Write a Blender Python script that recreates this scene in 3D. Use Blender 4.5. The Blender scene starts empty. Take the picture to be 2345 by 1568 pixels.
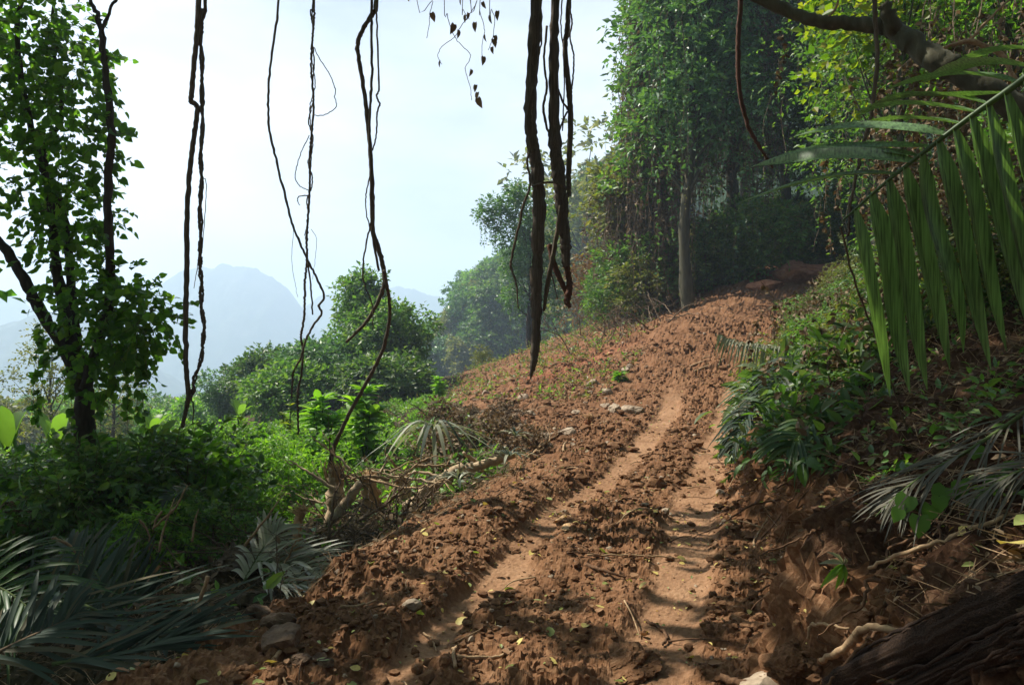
import bpy, math, random
import numpy as np
from mathutils import Vector
random.seed(7)
RNG = np.random.default_rng(11)
SC = bpy.context.scene
COL = SC.collection
R = math.radians
EYE = 1.6
FPX = 28.0 / 36.0 * 2345.0        # focal length in overview pixels

def P(u, v, y):
    """the point at depth y seen at overview pixel (u, v)"""
    return np.array([(u - 1172.5) / FPX * y, y, EYE - (v - 784.0) / FPX * y])

# ------------------------------------------------------------------ noise
def _h(ix, iy, iz, seed):
    n = (ix.astype(np.int64) * 374761393 + iy.astype(np.int64) * 668265263 + iz.astype(np.int64) * 2147483647 + seed * 974711) & 0xFFFFFFFF
    n = ((n ^ (n >> 13)) * 1274126177) & 0xFFFFFFFF
    n = (n ^ (n >> 16)) & 0xFFFFFFFF
    return n.astype(np.float64) / 4294967295.0

def vn(x, y, seed=0):
    x = np.asarray(x, float); y = np.asarray(y, float)
    ix = np.floor(x); iy = np.floor(y); fx = x - ix; fy = y - iy
    fx = fx * fx * fx * (fx * (fx * 6 - 15) + 10); fy = fy * fy * fy * (fy * (fy * 6 - 15) + 10)
    z = np.zeros_like(ix)
    a = _h(ix, iy, z, seed); b = _h(ix + 1, iy, z, seed); c = _h(ix, iy + 1, z, seed); d = _h(ix + 1, iy + 1, z, seed)
    return (a * (1 - fx) + b * fx) * (1 - fy) + (c * (1 - fx) + d * fx) * fy

def fbm(x, y, o=4, seed=0, gain=.5):
    s = 0; a = 1.; t = 0
    for i in range(o):
        s = s + a * (vn(x * 2.03 ** i + 13.7 * i, y * 2.03 ** i + 7.1 * i, seed + i) - .5); t += a; a *= gain
    return s / t * 2

def ss(a, b, x):
    t = np.clip((np.asarray(x, float) - a) / (b - a), 0, 1)
    return t * t * (3 - 2 * t)

_Y = np.linspace(-40, 3000, 60801)
def curve(ys, vs, w=1.2):
    raw = np.interp(_Y, ys, vs)
    k = int(w / .05); ker = np.ones(2 * k + 1) / (2 * k + 1)
    pad = np.concatenate([np.full(k, raw[0]), raw, np.full(k, raw[-1])])
    sm = np.convolve(pad, ker, 'valid')
    return lambda y: np.interp(y, _Y, sm)
road_x = curve([-20, 0, 4, 7, 10, 16.6, 20, 24, 30, 38, 60, 120], [-6, -.9, .13, .93, 1.9, 3.7, 4.8, 6.2, 8.9, 13.9, 24, 60])
road_z = curve([-20, 15, 17, 20, 24, 30, 38, 46, 120], [0, 0, .05, .5, 1.35, 2.75, 5.3, 6.9, 10])
edge_l = curve([-20, 2, 3.7, 4.85, 6.3, 10.2, 13, 18, 26, 32, 50, 120], [-4, -2.2, -1.8, -1.4, -.8, .3, .1, -.7, -1.75, -2.4, -2.5, 30])
edge_r = curve([-20, 2, 3.7, 7, 11, 13.5, 17, 20, 24, 30, 38, 60, 120], [-3, 1.0, 1.3, 2.0, 3.1, 3.8, 5.0, 6.5, 8.0, 11.0, 16.2, 27, 64])
rut_l = curve([-20, 2, 4.08, 4.9, 7, 9.2, 12.9, 16.6, 20, 26], [-3, -1.1, -.475, -.19, .34, 1.12, 2.2, 3.2, 4.2, 6.3], .6)
rut_r = curve([-20, 2, 4.08, 5.15, 7, 11, 14.2, 18, 26], [-2, .2, .73, 1.07, 1.56, 2.75, 3.8, 5.0, 7.8], .6)

def base_height(x, y):
    x = np.asarray(x, float); y = np.asarray(y, float)
    zr = road_z(y); xe = edge_l(y) + .35 * fbm(y * .45, x * 0 + 3.1, 3, 5); xr = edge_r(y) + .45 * fbm(y * .8, x * 0 + 9.2, 3, 6)
    xc = road_x(y)
    d2 = np.maximum(0, xc - 1.6 - x)
    slope = .27 * ss(15.5, 25, y) + .11 * ss(23, 32, y)
    d2c = np.minimum(d2, np.maximum(0, xc - 1.6 - xe))
    z = zr - slope * d2c
    dl = np.maximum(0, xe - x)
    z = z - .17 * dl - .03 * np.maximum(0, dl - 7) ** 1.5
    z = z - .22 * ss(0, .5, dl) * (1 - ss(9, 13, y))
    fl = -11.0
    z = np.where(z < fl + 3, fl + 3 * np.exp(np.minimum(0, (z - fl - 3) / 3)), z)
    dr = np.maximum(0, x - xr)
    wall = .66 - .34 * ss(9, 16, y)
    z = z + wall * ss(0, .38, dr) + .64 * np.maximum(0, dr - .25) - .28 * np.maximum(0, dr - 22)
    drop = .075 * np.maximum(0, y - 110)
    hill = fl - drop + np.maximum(0, x + 38 + 7 * fbm(x * .014, y * .014, 2, 31)) * 1.12 * ss(115, 200, y)
    hill = np.minimum(hill, 100 + 6 * fbm(x * .03, y * .03, 2, 77))
    far = ss(60, 90, y)
    z = z * (1 - far) + far * np.minimum(z - drop, np.maximum(fl - drop, hill - 4))
    z = np.maximum(z, hill)
    return z, dl, dr

def masks(x, y):
    a = np.abs(x - rut_l(y) - .07 * fbm(y * 1.3, y * 0 + 1, 2, 3)); b = np.abs(x - rut_r(y) - .06 * fbm(y * 1.4, y * 0 + 4, 2, 4))
    wid = .115 + .011 * np.clip(y, 0, 16) + .05 * fbm(x * 2.2, y * 2.2, 2, 44)
    fade = 1 - ss(17.5, 22, y)
    ra = (1 - ss(wid * .55, wid * 1.15, a)) * fade * (.75 + .25 * ss(-.2, .3, fbm(x * 1.3, y * .7, 2, 47))) ** .7
    rb = (1 - ss(wid * .8, wid * 1.5, b)) * fade
    return ra, rb, a, b, wid

def height(x, y, detail=True):
    z, dl, dr = base_height(x, y)
    ra, rb, a, b, wid = masks(x, y)
    rut = np.maximum(ra, rb)
    on = (1 - ss(0, .6, dl)) * (1 - ss(0, .5, dr))
    xe = edge_l(y)
    berm = np.exp(-((x - xe - .42) / .34) ** 2) * (1 - ss(10, 14, y)) * (.10 + .12 * fbm(x * 1.1, y * 1.1, 3, 12)) * (.45 + .55 * ss(4, 6, y))
    lip = .035 * np.exp(-((a - wid * 1.7) / .1) ** 2) * (1 - ss(15, 19, y)) * (1 + fbm(x * 4, y * 4, 2, 91))
    z = z + berm + on * (lip * (1 - rut) + .03 * (1 - rut) - .012 * ra - .012 * rb)
    if detail:
        m1 = fbm(x * .5, y * .5, 3, 21) * .22
        amp = np.where(dr > 0, 1.25, 1.0) * (1 - .82 * rut * on)
        loose = .35 + .65 * ss(-.25, .35, fbm(x * .9, y * .9, 2, 61))
        n1 = fbm(x * 2.6, y * 2.6, 3, 22) * .075
        bl = np.abs(fbm(x * 7.5, y * 7.5, 3, 23)); n2 = (.42 - bl) * .115 * loose
        b2 = np.abs(fbm(x * 19, y * 19, 3, 24, .6)); n3 = (.4 - b2) * .055 * loose
        n4 = (vn(x * 48, y * 48, 25) - .5) * .018
        grow = 1 + .9 * ss(14, 26, y) * on
        z = z + m1 * (ss(0, 1.5, dl) + ss(0.2, 1.5, dr) + ss(14, 20, y) * on * .9)
        z = z + amp * (n1 * grow + n2 * grow + n3) + n4 * (.35 + .65 * amp)
        # crumbled, root-torn face of the bank
        face = ss(.02, .12, dr) * (1 - ss(.5, 1.3, dr)) * (1 - ss(14, 20, y))
        z = z + face * (.09 * fbm(x * 3.2, y * 3.2, 3, 51) - .09 * np.abs(fbm(x * 6, y * 6, 2, 52)))
        pit = .34 * np.exp(-((x - 2.3) / .42) ** 2 - ((y - 4.15) / .30) ** 2)
        z = z - pit
        tread = .006 * np.sin(y * 40 + 5 * (x - rut_r(y))) * rb * ss(7, 8, y) * (1 - ss(10, 11.5, y)) * on
        z = z + tread
    return z

def gz(x, y):
    return float(height(np.array([x]), np.array([y]))[0])

# ------------------------------------------------------------------ mesh builder
class MB:
    def __init__(s): s.v = []; s.f = []; s.n = 0
    def add(s, v, f, m=0):
        v = np.asarray(v, float); f = np.asarray(f, np.int64)
        if len(v) == 0 or len(f) == 0: return s
        s.v.append(v); s.f.append((f + s.n, m)); s.n += len(v); return s
    def mesh(s, name, mats, smooth=True):
        me = bpy.data.meshes.new(name)
        v = np.concatenate(s.v).astype(np.float32)
        me.vertices.add(len(v)); me.vertices.foreach_set('co', v.ravel())
        tot = []; idx = []; mi = []
        for f, m in s.f:
            tot.append(np.full(len(f), f.shape[1])); idx.append(f.ravel()); mi.append(np.full(len(f), m))
        tot = np.concatenate(tot); idx = np.concatenate(idx); mi = np.concatenate(mi)
        me.loops.add(len(idx)); me.loops.foreach_set('vertex_index', idx.astype(np.int32))
        me.polygons.add(len(tot)); me.polygons.foreach_set('loop_start', np.concatenate([[0], np.cumsum(tot)[:-1]]).astype(np.int32))
        me.polygons.foreach_set('material_index', mi.astype(np.int32))
        me.polygons.foreach_set('use_smooth', np.full(len(tot), smooth))
        for m in (mats if isinstance(mats, (list, tuple)) else [mats]): me.materials.append(m)
        me.update(calc_edges=True); me.validate()
        return me
    def build(s, name, mats, parent=None, smooth=True):
        return link(name, s.mesh(name, mats, smooth), parent)

def link(name, data, parent=None):
    o = bpy.data.objects.new(name, data); COL.objects.link(o)
    if parent is not None: o.parent = parent
    return o
def tag(o, label, cat, group=None, kind=None):
    o['label'] = label; o['category'] = cat
    if group: o['group'] = group
    if kind: o['kind'] = kind
    return o
def thing(name, label, cat, group=None, loc=(0, 0, 0)):
    o = bpy.data.objects.new(name, None); COL.objects.link(o); o.location = loc
    o.empty_display_size = .1
    return tag(o, label, cat, group)
def struct(o): o['kind'] = 'structure'; return o
def copy_thing(root, loc, rz=0, sc=1.0, label=None, group=None, cat=None):
    r = root.copy(); COL.objects.link(r); r.location = loc; r.rotation_euler = (0, 0, rz)
    r.scale = sc if isinstance(sc, (tuple, list)) else (sc,) * 3
    if label: r['label'] = label
    if group: r['group'] = group
    if cat: r['category'] = cat
    for ch in list(root.children):
        c = ch.copy(); COL.objects.link(c); c.parent = r
        for g in list(ch.children):
            d = g.copy(); COL.objects.link(d); d.parent = c
    return r
def nrm(a): return a / np.maximum(1e-9, np.linalg.norm(a, axis=-1, keepdims=True))
def rnd(*s): return RNG.normal(size=s)

def smooth_path(pts, n=8):
    p = np.asarray(pts, float)
    if len(p) < 3:
        t = np.linspace(0, 1, n + 1)[:, None]; return p[0] * (1 - t) + p[-1] * t
    q = np.vstack([2 * p[0] - p[1], p, 2 * p[-1] - p[-2]]); out = []
    for i in range(1, len(q) - 2):
        for t in np.arange(n) / n:
            a, b, c, d = q[i - 1], q[i], q[i + 1], q[i + 2]
            out.append(.5 * ((2 * b) + (c - a) * t + (2 * a - 5 * b + 4 * c - d) * t * t + (3 * b - a - 3 * c + d) * t ** 3))
    out.append(p[-1]); return np.array(out)

def tube(mb, pts, rad, sides=8, n=6, wob=.0, mat=0, bump=.0, seed=0, ridge=0, fib=0):
    c = smooth_path(pts, n)
    k = len(c); s = np.linspace(0, 1, k)
    rad = np.atleast_1d(np.asarray(rad, float)); r = np.interp(s, np.linspace(0, 1, len(rad)), rad)
    g = np.random.default_rng(seed + 5)
    if wob: 
        w = g.normal(size=(k, 3)) * wob; w[0] = 0; w[-1] = 0; c = c + w
    t = nrm(np.gradient(c, axis=0))
    ref = np.array([0, 0, 1.]) if abs(t[0, 2]) < .8 else np.array([1., 0, 0])
    nv = np.zeros((k, 3)); cur = nrm(ref - t[0] * (ref @ t[0]))
    for i in range(k):
        cur = cur - t[i] * (cur @ t[i]); cur = cur / max(1e-9, np.linalg.norm(cur)); nv[i] = cur
    bv = np.cross(t, nv)
    a = np.linspace(0, 2 * np.pi, sides, endpoint=False)
    rr = r[:, None] * np.ones(sides)
    if ridge: rr = rr * (1 + ridge * np.sign(np.sin(a * sides / 2 + .1))[None, :])
    if fib:
        fr = g.normal(size=sides); fr2 = g.normal(size=sides); rr = rr * (1 + fib * (fr[None] * np.cos(s * 5)[:, None] + fr2[None] * np.sin(s * 5)[:, None]))
    if bump:
        rr = rr * (1 + bump * g.normal(size=rr.shape)) * (1 + bump * g.normal(size=(k, 1)))
    v = c[:, None, :] + rr[:, :, None] * (np.cos(a)[None, :, None] * nv[:, None, :] + np.sin(a)[None, :, None] * bv[:, None, :])
    v = v.reshape(-1, 3)
    i = np.arange(k - 1)[:, None] * sides; j = np.arange(sides)[None, :]; j2 = (j + 1) % sides
    f = np.stack([i + j, i + j2, i + sides + j2, i + sides + j], -1).reshape(-1, 4)
    mb.add(v, f, mat)
    o0 = mb.n - len(v)
    mb.v.append(np.stack([c[0] - t[0] * r[0] * .3, c[-1] + t[-1] * r[-1] * .3])); ar = np.arange(sides); nx = (ar + 1) % sides
    mb.f.append((np.stack([nx, ar, np.full(sides, len(v))], -1) + o0, mat)); mb.f.append((np.stack([ar + (k - 1) * sides, nx + (k - 1) * sides, np.full(sides, len(v) + 1)], -1) + o0, mat)); mb.n += 2
    return c

# ------------------------------------------------------------------ leaves
T_D = (np.array([[0, 0, 0], [.5, .42, .10], [0, 1, -.06], [-.5, .42, .10]], float), np.array([[0, 1, 2], [0, 2, 3]]))
def _leaf(rows, fold=.16, sag=.22):
    v = [[0, 0, 0]]; f = []
    for t, w in rows:
        z = -sag * t * t
        v += [[-w, t, z + fold * w], [0, t, z], [w, t, z + fold * w]]
    v.append([0, 1, -sag]); n = len(rows)
    f += [[0, 2, 1], [0, 3, 2]]
    for i in range(n - 1):
        a = 1 + 3 * i; b = a + 3
        f += [[a, a + 1, b + 1], [a, b + 1, b], [a + 1, a + 2, b + 2], [a + 1, b + 2, b + 1]]
    a = 1 + 3 * (n - 1); f += [[a, a + 1, 3 * n + 1], [a + 1, a + 2, 3 * n + 1]]
    return np.array(v, float), np.array(f)
T_F = _leaf([(.25, .42), (.62, .42)])
T_L = _leaf([(.15, .34), (.45, .5), (.75, .34)], .2, .3)      # lance leaf
T_H = _leaf([(.02, .34), (.18, .52), (.5, .46), (.78, .22)], .14, .25)  # heart
T_H[0][1] += [0, -.10, 0]; T_H[0][3] += [0, -.10, 0]

def put_leaves(mb, pos, d, nn, size, width=.6, tpl=T_D, mat=0):
    pos = np.asarray(pos, float); n = len(pos)
    if n == 0: return
    d = nrm(d); r = nrm(np.cross(d, nn)); nn = np.cross(r, d)
    size = np.broadcast_to(np.asarray(size, float), (n,)); width = np.broadcast_to(np.asarray(width, float), (n,))
    tv, tf = tpl
    v = pos[:, None, :] + size[:, None, None] * (tv[None, :, 0:1] * width[:, None, None] * r[:, None, :] + tv[None, :, 1:2] * d[:, None, :] + tv[None, :, 2:3] * nn[:, None, :])
    f = (np.arange(n) * len(tv))[:, None, None] + tf[None]
    mb.add(v.reshape(-1, 3), f.reshape(-1, 3), mat)

def sprays(mb, p0, d0, L, k, size, width=.55, tpl=T_D, mat=0, droop=.25, spread=.9, flat=.6, twig=0, twmat=1):
    """k leaves along each of n short twigs"""
    p0 = np.asarray(p0, float); n = len(p0); d0 = nrm(np.asarray(d0, float)); L = np.broadcast_to(np.asarray(L, float), (n,))
    up = np.array([0, 0, 1.])
    lat = nrm(np.cross(d0, up + .15 * rnd(n, 3)))
    t = (np.arange(k) + .7) / k
    t = np.clip(t[None] + .25 / k * rnd(n, k), 0, 1.05)
    side = np.where(np.arange(k) % 2 == 0, 1., -1.)[None, :, None]
    pos = p0[:, None] + d0[:, None] * (L[:, None] * t)[..., None] - up * (droop * L[:, None] * t ** 2)[..., None]
    end = (t[..., None] ** 2)
    d = d0[:, None] * (.35 + .8 * end) + side * lat[:, None] * spread * (1 - .6 * end) + .35 * rnd(n, k, 3) - up * droop
    nn = up * flat + .5 * rnd(n, k, 3) + .3 * d0[:, None]
    sz = size * (1 + .28 * np.clip(rnd(n, k), -2, 2)) * (.8 + .4 * RNG.random((n, 1)))
    put_leaves(mb, pos.reshape(-1, 3), d.reshape(-1, 3), nn.reshape(-1, 3), sz.ravel(), width, tpl, mat)
    if twig:
        e = p0 + d0 * L[:, None] - up * (droop * L)[:, None]
        thin_sticks(mb, p0, e, twig, twmat)

def thin_sticks(mb, a, b, r, mat=0):
    a = np.asarray(a, float); b = np.asarray(b, float); n = len(a)
    t = nrm(b - a); ref = np.where(np.abs(t[:, 2:3]) < .8, np.array([[0, 0, 1.]]), np.array([[1., 0, 0]]))
    x = nrm(np.cross(t, ref)); y = np.cross(t, x); r = np.broadcast_to(np.asarray(r, float), (n,))[:, None]
    vs = []
    for k in range(3):
        an = 2 * math.pi * k / 3; o = (math.cos(an) * x + math.sin(an) * y) * r
        vs += [a + o, b + o * .5]
    v = np.stack(vs, 1).reshape(-1, 3); q = np.array([[0, 2, 3, 1], [2, 4, 5, 3], [4, 0, 1, 5]])
    mb.add(v, ((np.arange(n) * 6)[:, None, None] + q[None]).reshape(-1, 4), mat)

def clump_points(c, rad, n, up=.25, inner=.5):
    d = nrm(rnd(n, 3) + np.array([0, 0, up])); r = inner + (1 - inner) * RNG.random(n) ** .6
    return np.asarray(c) + d * r[:, None] * np.asarray(rad), d

def strings(mb, tops, L, size, per=.16, mat=0, stem=1, r=.006, tpl=T_D, sway=.06, keep=.8, width=.6):
    """hanging strands with leaves along them"""
    for p, l in zip(np.asarray(tops), np.broadcast_to(L, (len(tops),))):
        k = max(3, int(l / .35)); t = np.linspace(0, 1, k + 1)
        c = p + np.stack([np.cumsum(rnd(k + 1)) * sway, np.cumsum(rnd(k + 1)) * sway, -l * t], -1); c[0] = p
        thin_sticks(mb, c[:-1], c[1:], r, stem)
        n = int(l / per * keep)
        if n < 1: continue
        tt = RNG.random(n); q = np.stack([np.interp(tt, t, c[:, i]) for i in range(3)], -1)
        d = rnd(n, 3) * np.array([1, 1, .5]) + np.array([0, 0, -.5])
        put_leaves(mb, q, d, rnd(n, 3) + np.array([0, 0, .7]), size * (.7 + .6 * RNG.random(n)), width, tpl, mat)

# ------------------------------------------------------------------ materials
def new_mat(name):
    m = bpy.data.materials.new(name); m.use_nodes = True; nt = m.node_tree; nt.nodes.clear()
    out = nt.nodes.new('ShaderNodeOutputMaterial'); return m, nt, out
def N(nt, typ, **kw):
    n = nt.nodes.new(typ)
    for k, v in kw.items():
        if k.startswith('i_'): n.inputs[k[2:].replace('_', ' ')].default_value = v
        else: setattr(n, k, v)
    return n
def ramp(nt, fac, stops, interp='LINEAR'):
    n = nt.nodes.new('ShaderNodeValToRGB'); cr = n.color_ramp; cr.interpolation = interp
    while len(cr.elements) < len(stops): cr.elements.new(.5)
    for e, (p, c) in zip(cr.elements, stops): e.position = p; e.color = (*c, 1)
    nt.links.new(fac, n.inputs[0]); return n.outputs[0]
def leaf_mat(name, cols, tr=.42, rough=.46, spec=.34, tmul=(1.6, 1.75, .55), streak=False):
    m, nt, out = new_mat(name); L = nt.links.new
    g = N(nt, 'ShaderNodeNewGeometry'); k = len(cols)
    c = ramp(nt, g.outputs['Random Per Island'], [(i / max(1, k - 1), cc) for i, cc in enumerate(cols)])
    tc = N(nt, 'ShaderNodeTexCoord'); nz = N(nt, 'ShaderNodeTexNoise'); nz.inputs['Scale'].default_value = 3.0
    L(tc.outputs['Object'], nz.inputs['Vector'])
    mr = N(nt, 'ShaderNodeMapRange'); mr.inputs['To Min'].default_value = .7; mr.inputs['To Max'].default_value = 1.3
    L(nz.outputs[0], mr.inputs['Value'])
    hs = N(nt, 'ShaderNodeHueSaturation'); L(c, hs.inputs['Color']); L(mr.outputs[0], hs.inputs['Value'])
    if streak:
        mp = N(nt, 'ShaderNodeMapping'); mp.inputs['Scale'].default_value = (70, 40, 3); L(tc.outputs['Object'], mp.inputs['Vector']); L(mp.outputs[0], nz.inputs['Vector'])
        nz.inputs['Scale'].default_value = 1.6; nz.inputs['Detail'].default_value = 5; mr.inputs['To Min'].default_value = .5; mr.inputs['To Max'].default_value = 2.6
        mr.inputs['From Min'].default_value = .3; mr.inputs['From Max'].default_value = .7
    p = N(nt, 'ShaderNodeBsdfPrincipled'); p.inputs['Roughness'].default_value = rough; p.inputs['Specular IOR Level'].default_value = spec
    L(hs.outputs[0], p.inputs['Base Color'])
    mx = N(nt, 'ShaderNodeMix', data_type='RGBA', blend_type='MULTIPLY'); mx.inputs['Factor'].default_value = 1
    L(hs.outputs[0], mx.inputs['A']); mx.inputs['B'].default_value = (*tmul, 1)
    t = N(nt, 'ShaderNodeBsdfTranslucent'); L(mx.outputs['Result'], t.inputs['Color'])
    ms = N(nt, 'ShaderNodeMixShader'); ms.inputs[0].default_value = tr
    L(p.outputs[0], ms.inputs[1]); L(t.outputs[0], ms.inputs[2]); L(ms.outputs[0], out.inputs['Surface'])
    return m
def bark_mat(name, a, b, c=None, scale=(14, 14, 2.2), bump=.6, rough=.85, spec=.2):
    m, nt, out = new_mat(name); L = nt.links.new
    tc = N(nt, 'ShaderNodeTexCoord'); mp = N(nt, 'ShaderNodeMapping'); mp.inputs['Scale'].default_value = scale
    L(tc.outputs['Object'], mp.inputs['Vector'])
    nz = N(nt, 'ShaderNodeTexNoise'); nz.inputs['Scale'].default_value = 1.6; nz.inputs['Detail'].default_value = 6; nz.inputs['Roughness'].default_value = .65
    L(mp.outputs[0], nz.inputs['Vector'])
    st = [(.3, a), (.62, b)] + ([(.75, c)] if c else [])
    col = ramp(nt, nz.outputs[0], st)
    bp = N(nt, 'ShaderNodeBump'); bp.inputs['Strength'].default_value = bump; bp.inputs['Distance'].default_value = .02; L(nz.outputs[0], bp.inputs['Height'])
    p = N(nt, 'ShaderNodeBsdfPrincipled'); p.inputs['Roughness'].default_value = rough; p.inputs['Specular IOR Level'].default_value = spec
    L(col, p.inputs['Base Color']); L(bp.outputs[0], p.inputs['Normal']); L(p.outputs[0], out.inputs['Surface'])
    return m
def soil_mat(name, cols, rutcol=None, fine=38, bump=.55, patch=None):
    m, nt, out = new_mat(name); L = nt.links.new
    tc = N(nt, 'ShaderNodeTexCoord')
    n1 = N(nt, 'ShaderNodeTexNoise'); n1.inputs['Scale'].default_value = 1.7; n1.inputs['Detail'].default_value = 8; n1.inputs['Roughness'].default_value = .7
    n2 = N(nt, 'ShaderNodeTexNoise'); n2.inputs['Scale'].default_value = fine; n2.inputs['Detail'].default_value = 5; n2.inputs['Roughness'].default_value = .7
    for n in (n1, n2): L(tc.outputs['Object'], n.inputs['Vector'])
    ad = N(nt, 'ShaderNodeMath', operation='MULTIPLY_ADD'); ad.inputs[1].default_value = .55; L(n2.outputs[0], ad.inputs[0])
    sc = N(nt, 'ShaderNodeMath', operation='MULTIPLY'); sc.inputs[1].default_value = .45; L(n1.outputs[0], sc.inputs[0]); L(sc.outputs[0], ad.inputs[2])
    k = len(cols); col = ramp(nt, ad.outputs[0], [(.3 + .4 * i / (k - 1), c) for i, c in enumerate(cols)])
    if rutcol:
        at = N(nt, 'ShaderNodeAttribute', attribute_name='wear')
        mx = N(nt, 'ShaderNodeMix', data_type='RGBA'); sp = N(nt, 'ShaderNodeSeparateColor'); L(at.outputs['Color'], sp.inputs[0])
        mm = N(nt, 'ShaderNodeMath', operation='MULTIPLY'); L(sp.outputs[0], mm.inputs[0]); mm.inputs[1].default_value = .65
        L(mm.outputs[0], mx.inputs['Factor']); L(col, mx.inputs['A'])
        rc = ramp(nt, ad.outputs[0], [(.35, rutcol[0]), (.62, rutcol[1])]); L(rc, mx.inputs['B'])
        m2 = N(nt, 'ShaderNodeMix', data_type='RGBA'); L(sp.outputs[1], m2.inputs['Factor']); L(mx.outputs['Result'], m2.inputs['A'])
        rd = ramp(nt, ad.outputs[0], [(.33, (.13, .035, .018)), (.66, (.30, .105, .055))]); L(rd, m2.inputs['B'])
        col = m2.outputs['Result']
    bp = N(nt, 'ShaderNodeBump'); bp.inputs['Strength'].default_value = bump; bp.inputs['Distance'].default_value = .012
    L(n2.outputs[0], bp.inputs['Height'])
    p = N(nt, 'ShaderNodeBsdfPrincipled'); p.inputs['Roughness'].default_value = .95; p.inputs['Specular IOR Level'].default_value = .1
    L(col, p.inputs['Base Color']); L(bp.outputs[0], p.inputs['Normal']); L(p.outputs[0], out.inputs['Surface'])
    return m

M = {}
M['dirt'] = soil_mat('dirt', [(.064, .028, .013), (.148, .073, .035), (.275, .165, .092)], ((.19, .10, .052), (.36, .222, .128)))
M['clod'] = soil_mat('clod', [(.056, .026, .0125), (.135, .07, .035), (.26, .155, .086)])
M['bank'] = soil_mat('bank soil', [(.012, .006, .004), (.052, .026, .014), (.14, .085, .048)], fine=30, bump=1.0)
M['litter'] = soil_mat('hillside soil', [(.018, .016, .008), (.045, .036, .018), (.09, .07, .035)], fine=20, bump=.8)
M['valley'] = soil_mat('valley floor', [(.02, .04, .012), (.035, .065, .02), (.06, .09, .03)], fine=.8, bump=.2)
M['rockface'] = soil_mat('mountain forest and rock', [(.02, .04, .02), (.04, .065, .03), (.16, .15, .13)], fine=.02, bump=.2)
M['heart'] = leaf_mat('heart leaves', [(0.043, 0.107, 0.016), (0.069, 0.166, 0.024), (0.096, 0.216, 0.030), (0.146, 0.244, 0.039)], .58)
M['green'] = leaf_mat('mid green leaves', [(0.039, 0.098, 0.023), (0.069, 0.156, 0.035), (0.108, 0.215, 0.043), (0.156, 0.234, 0.058)], .4)
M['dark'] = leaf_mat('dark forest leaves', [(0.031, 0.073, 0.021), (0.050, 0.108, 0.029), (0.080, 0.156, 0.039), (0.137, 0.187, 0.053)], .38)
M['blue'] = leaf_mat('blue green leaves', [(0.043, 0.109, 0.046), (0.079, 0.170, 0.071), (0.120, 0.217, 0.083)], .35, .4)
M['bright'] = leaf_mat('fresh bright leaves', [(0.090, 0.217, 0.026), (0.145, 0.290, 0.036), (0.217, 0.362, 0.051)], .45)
M['yellow'] = leaf_mat('yellow green leaves', [(.04, .095, .014), (.06, .125, .014), (0.110, 0.165, 0.013), (0.165, 0.209, 0.020), (0.220, 0.220, 0.022)], .55)
M['olive'] = leaf_mat('olive leaves', [(0.074, 0.097, 0.030), (0.127, 0.150, 0.044), (0.196, 0.180, 0.060)], .4)
M['dead'] = leaf_mat('withered leaves', [(.055, .038, .02), (.10, .07, .038), (.17, .12, .07), (.24, .18, .11)], .2, .7, .2, (1.2, 1.0, .7))
M['rust'] = leaf_mat('rusty leaves', [(.10, .07, .02), (.20, .10, .03), (.10, .11, .03)], .4, tmul=(1.5, 1.1, .5))
M['palm'] = leaf_mat('palm leaflets', [(.035, .075, .03), (.05, .10, .035), (.08, .12, .035)], .3, .45, .35)
M['palmgrey'] = leaf_mat('cut palm leaflets', [(.026, .048, .034), (.04, .066, .046), (.05, .07, .05), (.04, .06, .045), (.13, .105, .055)], .2, .65, .18, (1.2, 1.4, .8))
M['palmpale'] = leaf_mat('pale palm leaflets', [(.16, .17, .12), (.26, .27, .19), (.20, .22, .13)], .25, .4, .5, (1.1, 1.2, .7))
M['palmdry'] = leaf_mat('drying palm leaflets', [(.05, .05, .034), (.09, .09, .065), (.075, .065, .035)], .2, .55, .25, (1.1, 1.1, .7))
M['banana'] = leaf_mat('banana leaves', [(.07, .15, .03), (.10, .19, .04), (.12, .2, .05)], .5)
M['fallyellow'] = leaf_mat('fallen yellow leaves', [(.50, .36, .05), (.55, .46, .14), (.40, .32, .10)], .25, .5, .3, (1.2, 1.1, .5))
M['fallgreen'] = leaf_mat('fallen green leaves', [(.16, .22, .05), (.26, .30, .09), (.12, .17, .06)], .25, .5, .3)
M['fallbrown'] = leaf_mat('fallen brown leaves', [(.12, .06, .03), (.22, .12, .06), (.30, .18, .09)], .15, .7, .2, (1.1, .9, .6))
M['frond'] = leaf_mat('broad palm leaflets', [(.034, .08, .026), (.058, .108, .042), (.09, .135, .065)], .32, .4, .5, streak=True)
M['glossy'] = leaf_mat('glossy bank leaves', [(.03, .07, .022), (.055, .11, .035), (.09, .14, .06), (.12, .15, .07)], .35, .45, .3)
M['mudrock'] = bark_mat('muddy rock', (.05, .03, .018), (.16, .105, .065), (.36, .29, .22), (7, 7, 7), 1.0)
M['bark'] = bark_mat('dark bark', (.018, .013, .009), (.055, .042, .030), (.10, .08, .06))
M['paletrunk'] = bark_mat('grey tree bark', (.035, .034, .02), (.085, .08, .05), (.15, .135, .095), (6, 6, .9))
M['liana'] = bark_mat('liana bark', (.05, .038, .026), (.12, .095, .065), (.22, .18, .13), (30, 30, 4))
M['lianadark'] = bark_mat('dark fibrous liana bark', (.045, .036, .028), (.13, .105, .082), (.26, .22, .175), (42, 42, 2.0), 1.0)
M['redliana'] = bark_mat('reddish liana bark', (.05, .022, .014), (.11, .05, .03), (.17, .09, .055), (24, 24, 4))
M['torn'] = bark_mat('torn reddish wood', (.14, .05, .025), (.30, .13, .06), (.45, .25, .13), (40, 40, 4), .9)
M['log'] = bark_mat('pale log bark', (.22, .15, .085), (.48, .37, .24), (.62, .53, .39), (7, 7, 7), .5)
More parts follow.
